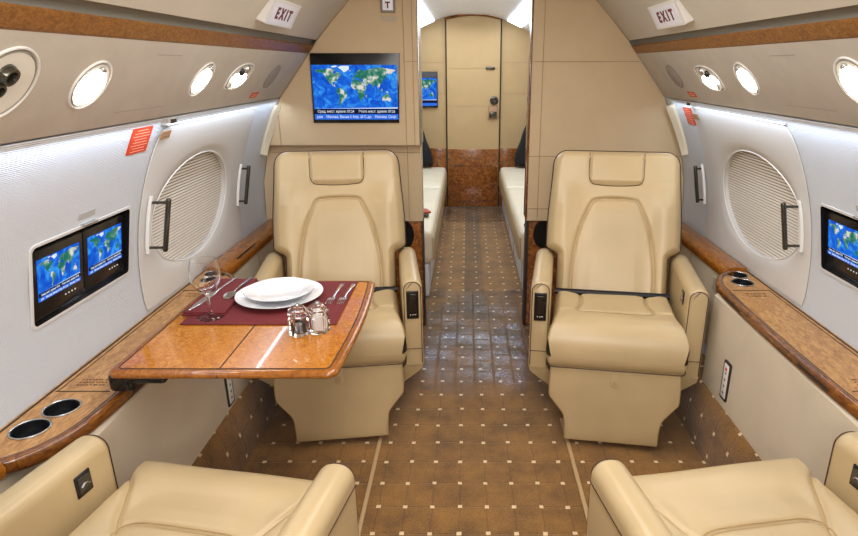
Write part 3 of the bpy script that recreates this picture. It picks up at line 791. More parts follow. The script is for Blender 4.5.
# ------------------------------------------------------------ overhead lights
def ring_geo(o, U, V_, Nn, prof, outline):
    """loft of an outline: prof = (scale, offset) pairs"""
    g = G(); secs = []
    for sc, off in prof: secs.append([o+U*(a*sc)+V_*(b*sc)+Nn*off for a, b in outline])
    g.loft(secs, cap=False); return g
def oval_light(sx, y, label, t=.52, r=.060, kind='lit'):
    o, U, Vv, Nn = psu_frame(sx, y, t, .001)
    if kind == 'eye':
        out = []
        for k in range(48):
            a = 2*PI*k/48; c, s_ = math.cos(a), math.sin(a); ex = 1.9 if c*s_*(-sx) < 0 else 5.0
            kk = 1/((abs(c)**ex+abs(s_)**ex)**(1/ex)); out.append((c*kk*r*1.55, s_*kk*r*.88))
    else: out = ellipse(r, r, 48)
    th = thing('reading_light', label, 'light', tuple(o), 0)
    g = ring_geo(o, U, Vv, Nn, [(1.03, -.002), (1.02, .0025), (.985, .003), (.95, .001), (.92, -.004)], out)
    link_mesh('bezel', g, M['white'], parent=th)
    g = ring_geo(o, U, Vv, Nn, [(.925, .0012), (.90, .0025), (.875, .0008)], out); link_mesh('dark_ring', g, M['gap'], parent=th)  # dark ring between bezel and reflector
    g = ring_geo(o, U, Vv, Nn, [(.90, .0012), (.6, .0014), (.25, .0016), (.01, .0017)], out); link_mesh('reflector', g, M['lampwhite'], parent=th)
    if kind == 'lit':
        g = G(); g.prism([(a, b) for a, b in ellipse(r*.78, r*.70, 36, 0, -r*.08)], o+Nn*.0035, U, Vv, Nn, .002, .001); link_mesh('lens', g, M['lamp_on'], parent=th)
        g = G(); g.box(o+Vv*r*.72+Nn*.006, (.012, .012, .012), .003); link_mesh('lamp_pin', g, M['steel'], parent=th)
    elif kind == 'eye':
        g = G(); g.prism([(a, b) for a, b in ellipse(r*1.15, r*.50, 36, 0, -r*.22)], o+Nn*.0035, U, Vv, Nn, .002, .001); link_mesh('lens', g, M['lamp_on'], parent=th)
        R_ = Matrix((U, Vv, Nn)).transposed()
        g = G(); g.lathe([(0, .014), (.008, .014), (.013, .008), (.014, 0), (0, 0)], o+U*(sx*.022)+Vv*.022, 16, R_); link_mesh('air_nozzle', g, M['black'], parent=th)
        g = G(); g.lathe([(0, .010), (.012, .010), (.016, .004), (.016, 0), (0, 0)], o+U*(-sx*.024)+Vv*.030, 16, R_); link_mesh('lamp_socket', g, M['steel'], parent=th)
        g = G(); g.prism(rrect(.030, .024, .006, cx=-.056 if sx < 0 else .056, cy=-.030), o+Nn*.007, U, Vv, Nn, .006, .002); sw = link_mesh('call_button', g, M['white'], parent=th)
        g = G()
        for q in (-1, 0, 1): g.prism(ellipse(.0022, .0022, 8, (-.056 if sx < 0 else .056)+q*.007, -.030), o+Nn*.0078, U, Vv, Nn, .001)
        link_mesh('button_marks', g, M['ink'], parent=sw)
    else:
        R_ = Matrix((U, Vv, Nn)).transposed()
        for (a, b, rr) in ((-.010, .024, .020), (-.022, -.004, .016)):
            g = G(); g.lathe([(0, .004), (rr*.5, .005), (rr*.6, .014), (rr*.85, .014), (rr, .006), (rr, 0), (0, 0)], o+U*a+Vv*b, 20, R_); link_mesh('air_nozzle', g, M['darkmetal'], parent=th)
        g = G(); g.prism([(a, b) for a, b in ellipse(r*.55, r*.25, 30, .005, -r*.5)], o+Nn*.0028, U, Vv, Nn, .001); link_mesh('lens', g, M['lampwhite'], parent=th)
    return th
oval_light(-1, 1.075, 'large unlit round vent and lamp recess at far left edge of overhead panel', .56, .076, 'unlit')
oval_light(-1, 1.335, 'lit round light on left overhead panel, nearest the camera of its lit ones')
oval_light(-1, 1.90, 'lit round light on left overhead panel, between another round light and the squared one')
oval_light(-1, 2.21, 'lit squared-oval light with air nozzle and button on left overhead panel', .54, .060, 'eye')
oval_light(1, 1.40, 'lit round light cut by the right edge of the photo', .54, .066)
oval_light(1, 1.96, 'lit round light on right overhead panel, right beside the squared-oval one')
oval_light(1, 2.27, 'lit squared-oval light with air nozzle and button on right overhead panel', .5, .060, 'eye')
for sx, y, nm in ((-1, 2.595, 'left'), (1, 2.65, 'right')):
    o, U, Vv, Nn = psu_frame(sx, y, .50, .001)
    g = G(); g.prism(ellipse(.058, .056, 40), o+Nn*.001, U, Vv, Nn, .002, .0008)
    b = link_mesh('speaker_grille', g, M['speaker'], loc=o); tag(b, f'flat round speaker grille on the {nm} overhead panel near the bulkhead', 'speaker')
    g = ring_geo(o, U, Vv, Nn, [(1.02, -.001), (1.01, .0015), (.97, .0015)], ellipse(.058, .056, 40)); link_mesh('grille_edge', g, M['gap'], parent=b)

# ------------------------------------------------------------ exit signs
cdir = V3((CEIL[-1][0]-CEIL[-2][0], 0, CEIL[-1][1]-CEIL[-2][1])).normalized()
for sx, y, nm in ((-1, 2.215, 'left'), (1, 2.27, 'right')):
    U = V3((0, 1, 0)) if sx < 0 else V3((0, -1, 0))
    Vv = V3((-sx*cdir.x, 0, -cdir.z)).normalized(); Nn = U.cross(Vv)
    o = V3((sx*.668, y, 1.522))
    # face tips towards the cabin
    tilt = math.radians(-13); R_ = Matrix.Rotation(tilt, 3, U); V2 = R_ @ Vv; N2 = U.cross(V2)
    c = o+Nn*.010
    th = thing('exit_sign', f'small white EXIT sign with red letters on the ceiling above the {nm} valance', 'sign', tuple(o))
    g = G()
    w, h = .31, .084
    f = [c+U*a+V2*b+N2*.0 for a, b in rrect(w, h, .006)]; k_ = [o+U*a*1.16+Vv*b*1.12-Nn*.004 for a, b in rrect(w, h, .006)]
    g.loft([k_, [p+(q-p)*.5 for p, q in zip(f, [o+U*a*1.1+Vv*b*1.08 for a, b in rrect(w, h, .006)])], f]); link_mesh('housing', g, M['white'], parent=th, angle=20)
    g = G(); g.prism(rrect(w*.80, h*.84, .004), c+N2*.001, U, V2, N2, .002); link_mesh('face', g, M['signwhite'], parent=th)
    g = text_geo('E X I T', .052, c+N2*.0016-V2*.001, U, V2, N2, .0006, bold=.0022, sx=1.12); link_mesh('lettering', g, M['redink'], parent=th, smooth=False, recalc=False)
th = thing('exit_sign', 'upright EXIT placard high on the left bulkhead beside the aisle', 'sign', (-.39, 2.928, 1.58))
g = G(); g.box((-.39, 2.925, 1.665), (.066, .012, .175), .003); link_mesh('housing', g, M['gap'], parent=th)
g = G(); g.box((-.39, 2.918, 1.667), (.046, .004, .160), .001); link_mesh('face', g, M['signwhite'], parent=th)
for k, ch in enumerate('EXIT'):
    g = text_geo(ch, .036, (-.39, 2.9155, 1.727-.04*k), UX, UZ, NY, .0005, bold=.0014); link_mesh('lettering', g, M['redink'], parent=th, smooth=False, recalc=False)
g = G()
for k in range(3): g.box((-.388, 2.9285, 1.560-.008*k), (.08-.01*k, .002, .003))
o = link_mesh('placard', g, M['grey_lbl']); tag(o, 'faint lines of small print under the upright bulkhead EXIT placard', 'label')

# ------------------------------------------------------------ side ledges
ZL = .592
LY0, LY1 = 1.02, 2.205
def ledge_inner(y):      # |X| of ledge inner edge (before rim)
    e = .905-.018*math.exp(-((y-1.62)/.45)**4)
    for ye, sg in ((LY0, 1), (LY1, -1)):
        t = (y-ye)*sg/.19
        if t < 1: e += .135*(1-math.sqrt(max(0, 1-(1-max(t, 0))**2.4)))
    return min(e, 1.045)
def cupholder(parent, x, y):
    g = G(); g.lathe([(.040, -.002), (.0405, .003), (.0385, .0045), (.0365, .003), (.0362, -.002)], (x, y, ZL), 36); r = link_mesh('cup_holder', g, M['steel'], parent=parent)
    g = G(); g.lathe([(.0366, .0022), (.035, .0012), (.0345, -.014), (.033, -.019), (0, -.019)], (x, y, ZL), 36); link_mesh('cup_well', g, M['well'], parent=r)
for sx, nm in ((-1, 'left'), (1, 'right')):
    t = thing('side_ledge', f'honey burl wood ledge with cup holders along the {nm} side wall', 'ledge', (sx*1.0, 1.6, .55))
    ys = [LY0+(LY1-LY0)*(.5-.5*math.cos(PI*k/70)) for k in range(71)]
    edge = [(ledge_inner(y), y) for y in ys]
    cups = [(.980, 1.222), (.995, 1.137), (.980, 2.078), (.995, 2.163)]
    poly = [(W(ZL)-.002, ys[0]), *edge, (W(ZL)-.002, ys[-1])]
    g = G(); g.prism([(sx*a, b) for a, b in poly], (0, 0, ZL), (1, 0, 0), (0, 1, 0), (0, 0, 1), .022)
    top = link_mesh('ledge_top', g, M['burl_ledge'], parent=t, smooth=False)
    for cx_, cy_ in cups:
        c = G(); c.prism(ellipse(.0364, .0364, 36, sx*cx_, cy_), (0, 0, ZL+.02), (1, 0, 0), (0, 1, 0), (0, 0, 1), .08); cut(top, c)
    top.data.shade_flat()
    # wooden rim
    rim_p = [(-.001, .002), (.006, .004), (.014, .002), (.018, -.005), (.018, -.024), (.014, -.031), (.004, -.034), (-.001, -.03)]
    secs = []
    for i, (x, y) in enumerate(edge):
        a = edge[max(0, i-1)]; b = edge[min(len(edge)-1, i+1)]
        tx, ty = b[0]-a[0], b[1]-a[1]; l = math.hypot(tx, ty) or 1
        nx, ny = -ty/l, tx/l
        secs.append([(sx*(x+nx*p), y+ny*p, ZL+q) for p, q in rim_p])
    g = G(); g.loft(secs); link_mesh('rim', g, M['rim_dark'], parent=t, angle=50)
    # dark inlay lines
    g = G(); g.tube([(sx*(x+.004), y, ZL+.0005) for x, y in edge[6:-6]], .0014, 5)
    for y in (1.30, 2.00): g.tube([(sx*.912, y, ZL+.0004), (sx*1.045, y, ZL+.0004)], .0014, 5)
    g.tube([(sx*1.04, 1.30, ZL+.0004), (sx*1.04, 2.0, ZL+.0004)], .0012, 5)
    g.tube([(sx*1.054, LY0, ZL+.0004), (sx*1.054, LY1, ZL+.0004)], .0025, 5)
    link_mesh('inlay_line', g, M['rubber'], parent=t)
    for cx_, cy_ in cups: cupholder(t, sx*cx_, cy_)
    # printed marks near both lid ends
    rnd = random.Random(3)
    for yc in (1.345, 1.955):
        g = G()
        for r_ in range(3):
            for q in range(9):
                xx = .945+q*.008+rnd.random()*.003; yy = yc+(r_-1)*.013
                g.box((sx*xx, yy, ZL+.0006), (.005, .006*(.6+.4*rnd.random()), .0006))
        link_mesh('printed_mark', g, M['rim_dark'], parent=t, smooth=False)
    # slots in the rim
    for (ya, yb) in ((1.33, 1.47), (1.84, 1.97)):
        secs = []
        for k in range(9):
            y = ya+(yb-ya)*k/8; x = ledge_inner(y)-.0188
            secs.append([(sx*x, y, ZL-.009), (sx*x, y, ZL-.019), (sx*(x+.006), y, ZL-.019), (sx*(x+.006), y, ZL-.009)])
        g = G(); g.loft(secs); link_mesh('rim_slot', g, M['rubber'], parent=t, smooth=False)
    # side panel under ledge
    prof = [(.872, .20), (.876, ZL-.04), (.90, ZL-.023), (1.04, ZL-.023), (1.04, .20)]
    g = G(); g.extr(prof, LY0+.09, 2.06, sx)
    o = struct('trim_6' if sx < 0 else 'trim_7', g, M['side_panel'], loc=(0, 0, 0), smooth=False)
    g = G(); g.extr([(.975, .20), (.985, ZL-.03), (1.05, ZL-.03), (1.05, .20)], 2.06, YB-.002, sx); g.extr([(.975, .20), (.985, ZL-.03), (1.05, ZL-.03), (1.05, .20)], YN, LY0+.09, sx)
    struct('trim_8' if sx < 0 else 'trim_9', g, M['side_panel'], loc=(0, 0, 0), smooth=False)
    g = G(); g.tube([(sx*.9735, 2.60, .22), (sx*.982, 2.60, ZL-.04)], .0012, 5)
    link_mesh('seam', g, M['bulk_seam'], parent=o)
    # rounded rails beyond both ends
    rp = [(.970, .562), (.965, .582), (.972, .598), (.990, .606), (1.02, .608), (1.052, .606), (1.060, .56)]
    for (ya, yb, lab) in ((LY1+.004, YB-.004, 'far'), (YN, LY0-.002, 'near')):
        g = G(); secs = []
        for k in range(13):
            y = ya+(yb-ya)*k/12
            secs.append([(sx*a, y, b) for a, b in rp])
        g.loft(secs); r = link_mesh('wood_rail', g, M['rim'], angle=60)
        tag(r, f'glossy rounded dark wood rail on the {nm} wall, '+('between ledge and bulkhead' if lab == 'far' else 'running back past the near seat'), 'rail')
        if lab == 'far' and sx < 0:
            o = V3((-.9565, 2.47, .590)); 
            g = G(); g.box((-.978, 2.44, .6020), (.030, .20, .006), .002, rot=Matrix.Rotation(math.radians(-38), 3, 'Y')); p = link_mesh('switch_panel', g, M['black']); tag(p, 'black switch panel set into the left wood rail', 'switch panel')
            g = G()
            for q in (-.05, -.02, .02, .05): g.box((-.9765, 2.44+q, .6060), (.014, .018, .003), .001, rot=Matrix.Rotation(math.radians(-38), 3, 'Y'))
            link_mesh('switch', g, M['darkmetal'], parent=p)
# outlet plates on the side panels
for sx, y, z, nm in ((1, 1.865, .305, 'right'), (-1, 1.865, .285, 'left')):
    X = sx*.872
    th = thing('outlet_plate', f'white outlet plate with black border low on the {nm} side panel', 'outlet', (X, y, z-.07))
    U = V3((0, 1, 0)) if sx < 0 else V3((0, -1, 0))
    g = G(); g.prism(rrect(.052, .145, .006, cy=z), (X-sx*.004, y, 0), U, UZ, (-sx, 0, 0), .006, .001); link_mesh('border', g, M['ink'], parent=th)
    g = G(); g.prism(rrect(.036, .128, .004, cy=z), (X-sx*.0055, y, 0), U, UZ, (-sx, 0, 0), .003, .001); link_mesh('plate', g, M['white'], parent=th)
    g = G()
    for k in range(4): g.prism(rrect(.010, .010, .004, cy=z-.045+.025*k), (X-sx*.0063, y, 0), U, UZ, (-sx, 0, 0), .002)
    link_mesh('socket', g, M['gap'], parent=th)
    g = G(); g.prism(rrect(.012, .012, .002, cy=z+.045), (X-sx*.0063, y, 0), U, UZ, (-sx, 0, 0), .002); link_mesh('red_mark', g, M['red_lbl'], parent=th)
# vent on recessed right panel
g = G(); g.box((.974, 2.24, .515), (.012, .13, .055), .003); v = link_mesh('side_vent', g, M['side_panel']); tag(v, 'small beige vent box on the right wall behind the far armrest', 'vent')
g = G()
for k in range(5): g.box((.9675, 2.24, .495+.01*k), (.002, .11, .003))
link_mesh('vent_slot', g, M['gap'], parent=v)

# seat tracks in the floor
for x, nm in ((-.365, 'left'), (.346, 'right')):
    g = G(); g.box((x, .95, .003), (.014, 2.3, .006), .002); o = link_mesh('seat_track', g, M['track']); tag(o, f'thin tan floor track along the {nm} side of the aisle', 'floor track')

# clear plastic film laid over the aisle carpet
g = G(); nx, ny = 24, 60; vs = []
for j in range(ny+1):
    for i in range(nx+1):
        x = -.335+.665*i/nx; y = 2.22+1.34*j/ny
        ed = .02*math.sin(9*x+1)+.015*math.sin(23*x)
        vs.append((x+.006*math.sin(7*y), y+ed*(1 if j in (0,) else .3), .006+.0022*math.sin(11*x+3*y)*math.sin(9*y)+.0015*math.sin(31*y+5*x)))
g.add(vs, [(j*(nx+1)+i, j*(nx+1)+i+1, (j+1)*(nx+1)+i+1, (j+1)*(nx+1)+i) for j in range(ny) for i in range(nx)])
o = link_mesh('plastic_film', g, M['film'], loc=(0, 3, 0), recalc=False); tag(o, 'clear shiny plastic film over the aisle carpet between the facing seats and bulkheads', 'floor film')
g = G(); vs = []; nx, ny = 24, 20
for j in range(ny+1):
    for i in range(nx+1):
        x = -.24+.54*i/nx; y = 5.35+.60*j/ny
        vs.append((x, y-.08*math.sin(PI*i/nx)*(1-j/ny), .008+.006*math.sin(17*x+3*y)*math.sin(15*y)))
g.add(vs, [(j*(nx+1)+i, j*(nx+1)+i+1, (j+1)*(nx+1)+i+1, (j+1)*(nx+1)+i) for j in range(ny) for i in range(nx)])
o = link_mesh('plastic_film', g, M['film'], loc=(0, 5.6, 0), recalc=False); tag(o, 'crumpled clear plastic film on the floor in front of the end door', 'floor film')

# ------------------------------------------------------------ seats
def sm(a, b, x):
    t = min(1, max(0, (x-a)/(b-a))); return t*t*(3-2*t)
def seg_dist(P, A, B):
    AB = B-A; L2 = (AB**2).sum(1)+1e-12
    t = np.clip(((P[:, None, :]-A[None])*AB[None]).sum(2)/L2[None], 0, 1)
    D = P[:, None, :]-(A[None]+t[..., None]*AB[None]); return np.sqrt((D**2).sum(2)).min(1)
def poly_dist(P, pts, closed=False):
    a = np.array(pts, float); A, B = (a, np.roll(a, -1, 0)) if closed else (a[:-1], a[1:]); return seg_dist(P, A, B)

def pad(rows, nu, hf, hb, edge_r, back_r, xf):
    """cushion: rows=(v, xl, xr); hf/hb(P, d) -> heights; xf maps (x, v, h) to 3-D"""
    out = [(r[1], r[0]) for r in rows]+[(r[2], r[0]) for r in rows[::-1]]
    us = [math.sin(PI/2*(2*k/nu-1))*.5+.5*(2*k/nu-1) for k in range(nu+1)]
    P = np.array([((xl+xr)/2+u*(xr-xl)/2, v) for v, xl, xr in rows for u in us])
    d = poly_dist(P, out, True)
    F = hf(P, d); B = hb(P, d)
    g = G(); m = nu+1; n = len(rows)
    vs = [xf(p[0], p[1], f) for p, f in zip(P, F)]+[xf(p[0], p[1], -b) for p, b in zip(P, B)]
    o = n*m; fs = []
    for j in range(n-1):
        for i in range(nu):
            a = j*m+i; fs.append((a, a+1, a+m+1, a+m)); fs.append((o+a, o+a+m, o+a+m+1, o+a+1))
    g.add(vs, fs)
    return g
def rnd_edge(d, r): return np.sqrt(np.clip(1-(1-np.clip(d/r, 0, 1))**2, 0, 1))
def groove(dist, w, depth): return depth*np.exp(-(dist/w)**2)

# backrest, in its own frame: x across, v up the back, h out of the front
BH = .635
def back_rows(dense=False):
    rows = []; vs = [0, .004, .010, .018, .03]+[.03+(.565-.03)*k/56 for k in range(1, 57)]+[.565+(BH-.565)*math.sin(PI/2*k/14) for k in range(1, 15)]
    if dense: vs = [0, .002, .005, .010, .016, .024]+[.024+(.565-.024)*k/120 for k in range(1, 121)]+[.565+(BH-.565)*math.sin(PI/2*k/24) for k in range(1, 25)]
    for v in vs:
        hw = .228+.048*sm(.185, .225, v)-.014*sm(.30, .60, v)
        if v < .02: hw -= .02*(1-math.sqrt(max(0, 1-(1-v/.02)**2)))
        if v > .565:
            q = (v-.565)/(BH-.565); hw -= .062*(1-(1-q**2.2)**(1/2.2))
        rows.append((v, -hw, hw))
    return rows
panel_l = [(-.166, .0), (-.168, .10), (-.160, .20), (-.138, .31), (-.108, .385), (-.094, .412), (-.075, .424), (0, .430), (.075, .424), (.094, .412), (.108, .385), (.138, .31), (.160, .20), (.168, .10), (.166, .0)]
def smooth_line(p, n=6):
    out = []
    for i in range(len(p)-1):
        p0 = p[max(0, i-1)]; p1 = p[i]; p2 = p[i+1]; p3 = p[min(len(p)-1, i+2)]
        for k in range(n):
            t = k/n
            out.append(tuple(.5*((2*p1[j])+(-p0[j]+p2[j])*t+(2*p0[j]-5*p1[j]+4*p2[j]-p3[j])*t*t+(-p0[j]+3*p1[j]-3*p2[j]+p3[j])*t**3) for j in range(len(p1))))
    out.append(tuple(p[-1])); return out
PL = smooth_line(panel_l)
head_l = [(-.112, BH-.004), (-.112, .55), (-.110, .512), (-.098, .492), (-.078, .486), (0, .482), (.078, .486), (.098, .492), (.110, .512), (.112, .55), (.112, BH-.004)]
HL = smooth_line(head_l)
def back_h(P, d):
    x, v = P[:, 0], P[:, 1]
    h = .052*rnd_edge(d, .034)
    h += .018*np.exp(-((np.abs(x)-.205)/.05)**2)*np.clip(d/.03, 0, 1)*np.clip((.5-v)/.1, 0, 1)
    ins = np.abs(x) < .11; hd = np.clip((v-.484)/.02, 0, 1)*np.clip((.112-np.abs(x))/.012, 0, 1)
    h += .012*hd*np.clip((BH-v)/.03, 0, 1)
    inp = np.clip((.15-np.abs(x))/.06, 0, 1)*np.clip((.43-v)/.06, 0, 1)
    h += .006*inp
    dl = poly_dist(P, PL); h -= groove(dl, .0065, .010)
    dh = poly_dist(P, HL); h -= groove(dh, .004, .003)*np.clip(d/.02, .2, 1)
    h += .0015*np.sin(9*x+14*v)*np.clip(d/.04, 0, 1)
    return h
def flat_back(b, r): return lambda P, d: b*rnd_edge(d, r)
ID = lambda x, v, h: (x, -h, v)
def back_line(pts, off, r):
    P = np.array(pts); rows = back_rows(); out = [(q[1], q[0]) for q in rows]+[(q[2], q[0]) for q in rows[::-1]]
    d = poly_dist(P, out, True); H = back_h(P, d)
    return [(p[0], -h-off, p[1]) for p, h in zip(pts, H)]
def offset_line(pts, o):
    res = []
    for i, p in enumerate(pts):
        a = pts[max(0, i-1)]; b = pts[min(len(pts)-1, i+1)]; tx, ty = b[0]-a[0], b[1]-a[1]; l = math.hypot(tx, ty) or 1
        res.append((p[0]-ty/l*o, p[1]+tx/l*o))
    return res

# seat cushion: x across, v = depth from front (0) to back, h up
CD = .385
def cush_rows(dense=False):
    rows = []; vs = [0, .003, .008, .016, .028, .045]+[.045+(CD-.06)*k/46 for k in range(1, 47)]+[CD-.010, CD-.004, CD]
    if dense: vs = [.045*(1-math.cos(PI/2*k/12)) for k in range(13)]+[.045+(CD-.06)*k/84 for k in range(1, 85)]+[CD-.010, CD-.004, CD]
    for v in vs:
        hw = .251-.014*sm(.07, .16, v)
        if v < .045: hw -= .020*(1-math.sqrt(max(0, 1-(1-v/.045)**2)))
        rows.append((v, -hw, hw))
    return rows
insert_l = [(-.132, CD), (-.126, .32), (-.128, .25), (-.144, .192), (-.132, .174), (-.10, .168), (0, .166), (.10, .168), (.132, .174), (.144, .192), (.128, .25), (.126, .32), (.132, CD)]
IL = smooth_line(insert_l)
side_l1 = smooth_line([(-.144, .192), (-.165, .178), (-.20, .170), (-.230, .168)]); side_l2 = [(-a, b) for a, b in side_l1]
LINES_FAR = (IL, side_l1, side_l2)
IL_N = smooth_line([(-.128, CD), (-.122, .36), (-.122, .31), (-.132, .262), (-.120, .243), (-.09, .236), (0, .234), (.09, .236), (.120, .243), (.132, .262), (.122, .31), (.122, .36), (.128, CD)])
SN1 = smooth_line([(-.132, .262), (-.152, .230), (-.172, .185), (-.198, .135), (-.228, .100)]); SN2 = [(-a, b) for a, b in SN1]
LINES_NEAR = (IL_N, SN1, SN2)
CUR = [LINES_FAR]
def cush_h(P, d):
    x, v = P[:, 0], P[:, 1]; ax = np.abs(x)
    hw = .237+.014*(1-np.clip((v-.07)/.09, 0, 1))
    rf = rnd_edge(v, .066); rs = rnd_edge(np.clip(hw-ax, 0, 1), .032); rb = rnd_edge(CD-v, .035)
    h = .113*np.minimum(np.minimum(rf, rs), rb)
    h += .011*np.exp(-((v-.10)/.05)**2)*np.clip((hw-ax)/.06, 0, 1)
    h += .010*np.exp(-((ax-.19)/.04)**2)*np.clip((v-.12)/.05, 0, 1)
    h += .006*np.clip((.14-ax)/.05, 0, 1)*np.clip((v-.14)/.05, 0, 1)
    IL_, s1_, s2_ = CUR[0]; dl = np.minimum(poly_dist(P, IL_), np.minimum(poly_dist(P, s1_), poly_dist(P, s2_)))
    h -= groove(dl, .0065, .010)
    h += .002*np.sin(22*x+3)*np.sin(15*v)*np.clip(d/.05, 0, 1)
    h -= .0016*np.exp(-((v-.06-.1*(x+.02))/.012)**2)*np.exp(-(x/.05)**2)
    return h
def cush_b(P, d):
    return .050*np.minimum(rnd_edge(P[:, 1], .03), rnd_edge(d, .022))
ZC = .354; FY = -.118
def cush_xf(x, v, h): return (x, FY+v, ZC+h)
def cush_line(pts, off):
    P = np.array(pts); rows = cush_rows(); out = [(q[1], q[0]) for q in rows]+[(q[2], q[0]) for q in rows[::-1]]
    H = cush_h(P, poly_dist(P, out, True)); return [cush_xf(p[0], p[1], h+off) for p, h in zip(pts, H)]

def arm_section(x0, x1, z0, z1, r, y, n=7):
    p = [(x0, z0)]
    for k in range(n+1):
        a = PI-PI/2*k/n; p.append((x0+r+r*math.cos(a), z1-r+r*math.sin(a)))
    for k in range(n+1):
        a = PI/2-PI/2*k/n; p.append((x1-r+r*math.cos(a), z1-r+r*math.sin(a)))
    p.append((x1, z0)); return [(a, y, b) for a, b in p]

RECL = {}
def make_seat(sgn, recline, near=False):
    """sgn: local x side of the aisle"""
    s = thing('cabin_seat', 'seat', 'seat', (0, 0, 0))
    CUR[0] = LINES_NEAR if near else LINES_FAR; IL, side_l1, side_l2 = CUR[0]
    # cushion
    c = link_mesh('seat_cushion', pad(cush_rows(True), 100, cush_h, cush_b, 0, 0, cush_xf), M['leather'], parent=s, local=True, angle=70)
    g = G(); g.tube(cush_line(offset_line(IL, .0052)[2:-2], .0006), .0013, 5); g.tube(cush_line(offset_line(IL, -.0052)[2:-2], .0006), .0013, 5)
    g.tube(cush_line(side_l1, .001), .0014, 5); g.tube(cush_line(side_l2, .001), .0014, 5)
    link_mesh('stitching', g, M['stitch'], parent=c, local=True)
    rows = cush_rows(); out = [(q[1], q[0]) for q in rows[::-1]]+[(q[2], q[0]) for q in rows]
    g = G(); g.tube([cush_xf(a*.985, b+.004, -.042) for a, b in out[4:-4]], .0022, 6); link_mesh('piping', g, M['piping'], parent=c, local=True)
    g = G(); g.tube([(-.232+.464*k/12, .284, .458) for k in range(13)], .013, 8); link_mesh('rear_gap_shade', g, M['well'], parent=s, local=True)  # black tube laid in as the shade between cushion and backrest
    # backrest
    bk = link_mesh('backrest', pad(back_rows(True), 110, back_h, flat_back(.06, .05), 0, 0, ID), M['leather'], parent=s, local=True, angle=70)
    bk.location = (0, .335, .405); bk.rotation_euler = (-recline, 0, 0)
    g = G(); g.tube(back_line(offset_line(PL, .0058)[3:-3], .0006, 0), .0013, 5); g.tube(back_line(offset_line(PL, -.0058)[3:-3], .0006, 0), .0013, 5)
    link_mesh('stitching', g, M['stitch'], parent=bk, local=True)
    rows = back_rows(); out = [(q[1], q[0]) for q in rows]+[(q[2], q[0]) for q in rows[::-1]]
    g = G(); g.tube([(a*1.003, -.010, b+.001*(1 if b > .6 else 0)) for a, b in out[4:-4]], .0024, 6); link_mesh('piping', g, M['piping'], parent=bk, local=True)
    g = G(); g.tube(back_line(HL[1:-1], .0012, 0), .0019, 5); link_mesh('headrest_seam', g, M['piping'], parent=bk, local=True)
    # arms
    for side in (-1, 1):
        g = G(); secs = []
        x0, x1 = .243, .318
        for (y, ins, dz) in ((.0, .010, -.010), (.003, .004, -.004), (.009, .001, -.001), (.016, 0, 0), (.10, 0, .002), (.22, 0, .004), (.36, 0, .006), (.425, 0, .004), (.434, .004, 0), (.438, .012, -.008)):
            sec = arm_section(x0+ins, x1-ins, .245, .594+dz, .031, y)
            secs.append([(side*a, b, c_) for a, b, c_ in sec])
        g.loft(secs); arm = link_mesh('armrest', g, M['leather'], parent=s, local=True, angle=50)
        # seam around the front face
        sec = arm_section(x0+.006, x1-.006, .255, .588, .028, -.0005)
        g = G(); g.tube([(side*a, b, c_) for a, b, c_ in sec], .0016, 6)
        g.tube([(side*(x0+.004), -.001, .315), (side*(x1-.004), -.001, .315)], .0014, 6)
        g.tube([(side*(x1+.0004), .01+.41*k/10, .548+.004*k/10) for k in range(11)], .0016, 6)
        link_mesh('piping', g, M['piping'], parent=arm, local=True)
        # lower shell under the arm
        g = G()
        def ring(z, xi, xo, ya, yb): return [(side*xi, ya, z), (side*xo, ya, z), (side*xo, yb, z), (side*xi, yb, z)]
        g.loft([ring(.246, .246, .316, .006, .43), ring(.225, .235, .312, .008, .43), ring(.185, .20, .27, .02, .42), ring(.155, .17, .235, .03, .41)])
        link_mesh('side_shell', g, M['leather'], parent=s, local=True, angle=20)
    # control box on aisle arm front
    xc = sgn*.2805
    g = G(); g.box((xc, -.001, .497), (.046, .008, .112), .003); cb = link_mesh('control_box', g, M['black'], parent=s, local=True)
    g = G(); g.box((xc, -.0055, .505), (.028, .003, .072), .001); link_mesh('control_face', g, M['blackglass'], parent=cb, local=True)
    g = G()
    for q in (-1, 0, 1): g.box((xc+q*.009, -.0065, .458), (.005, .003, .006), .001)
    link_mesh('control_button', g, M['steel'], parent=cb, local=True)
    # latch on the inner face of the wall arm
    xl = -sgn*.2425
    g = G(); g.box((xl, .085, .535), (.005, .040, .050), .002); lt = link_mesh('latch', g, M['black'], parent=s, local=True)
    g = G(); g.box((xl+sgn*.003, .085, .535), (.003, .030, .038), .001); link_mesh('latch_frame', g, M['blackglass'], parent=lt, local=True)
    g = G(); g.tube([(xl+sgn*.006, .075+.02*k/6, .532+.006*math.sin(PI*k/6)) for k in range(7)], .0022, 6); link_mesh('latch_lever', g, M['chrome'], parent=lt, local=True)
    # leg rest front panel
    pts = [(-.232, .288), (-.234, .18), (-.222, .155), (-.198, .125), (-.178, .095), (-.172, .055), (-.170, .0)]
    pts = smooth_line(pts, 4); pts = pts+[(-a, b) for a, b in pts[::-1]]
    tl = math.radians(6); Uv = V3((1, 0, 0)); Vv = V3((0, math.sin(tl), math.cos(tl))); Nn = Uv.cross(Vv)
    o = V3((0, -.134, .026))
    g = G(); g.prism(pts, o, Uv, Vv, Nn, .04, .008, 3); lr = link_mesh('leg_rest', g, M['leather'], parent=s, local=True, angle=40)
    g = G(); g.tube([tuple(o+Uv*a*.985+Vv*(b*.985+.002)+Nn*.0002) for a, b in pts], .0016, 6, closed=True); link_mesh('piping', g, M['stitch'], parent=lr, local=True)
    g = G(); g.prism(rrect(.030, .066, .0145, cy=.252), o+Nn*.003, Uv, Vv, Nn, .004, .0015); tb = link_mesh('pull_tab', g, M['leather'], parent=lr, local=True)
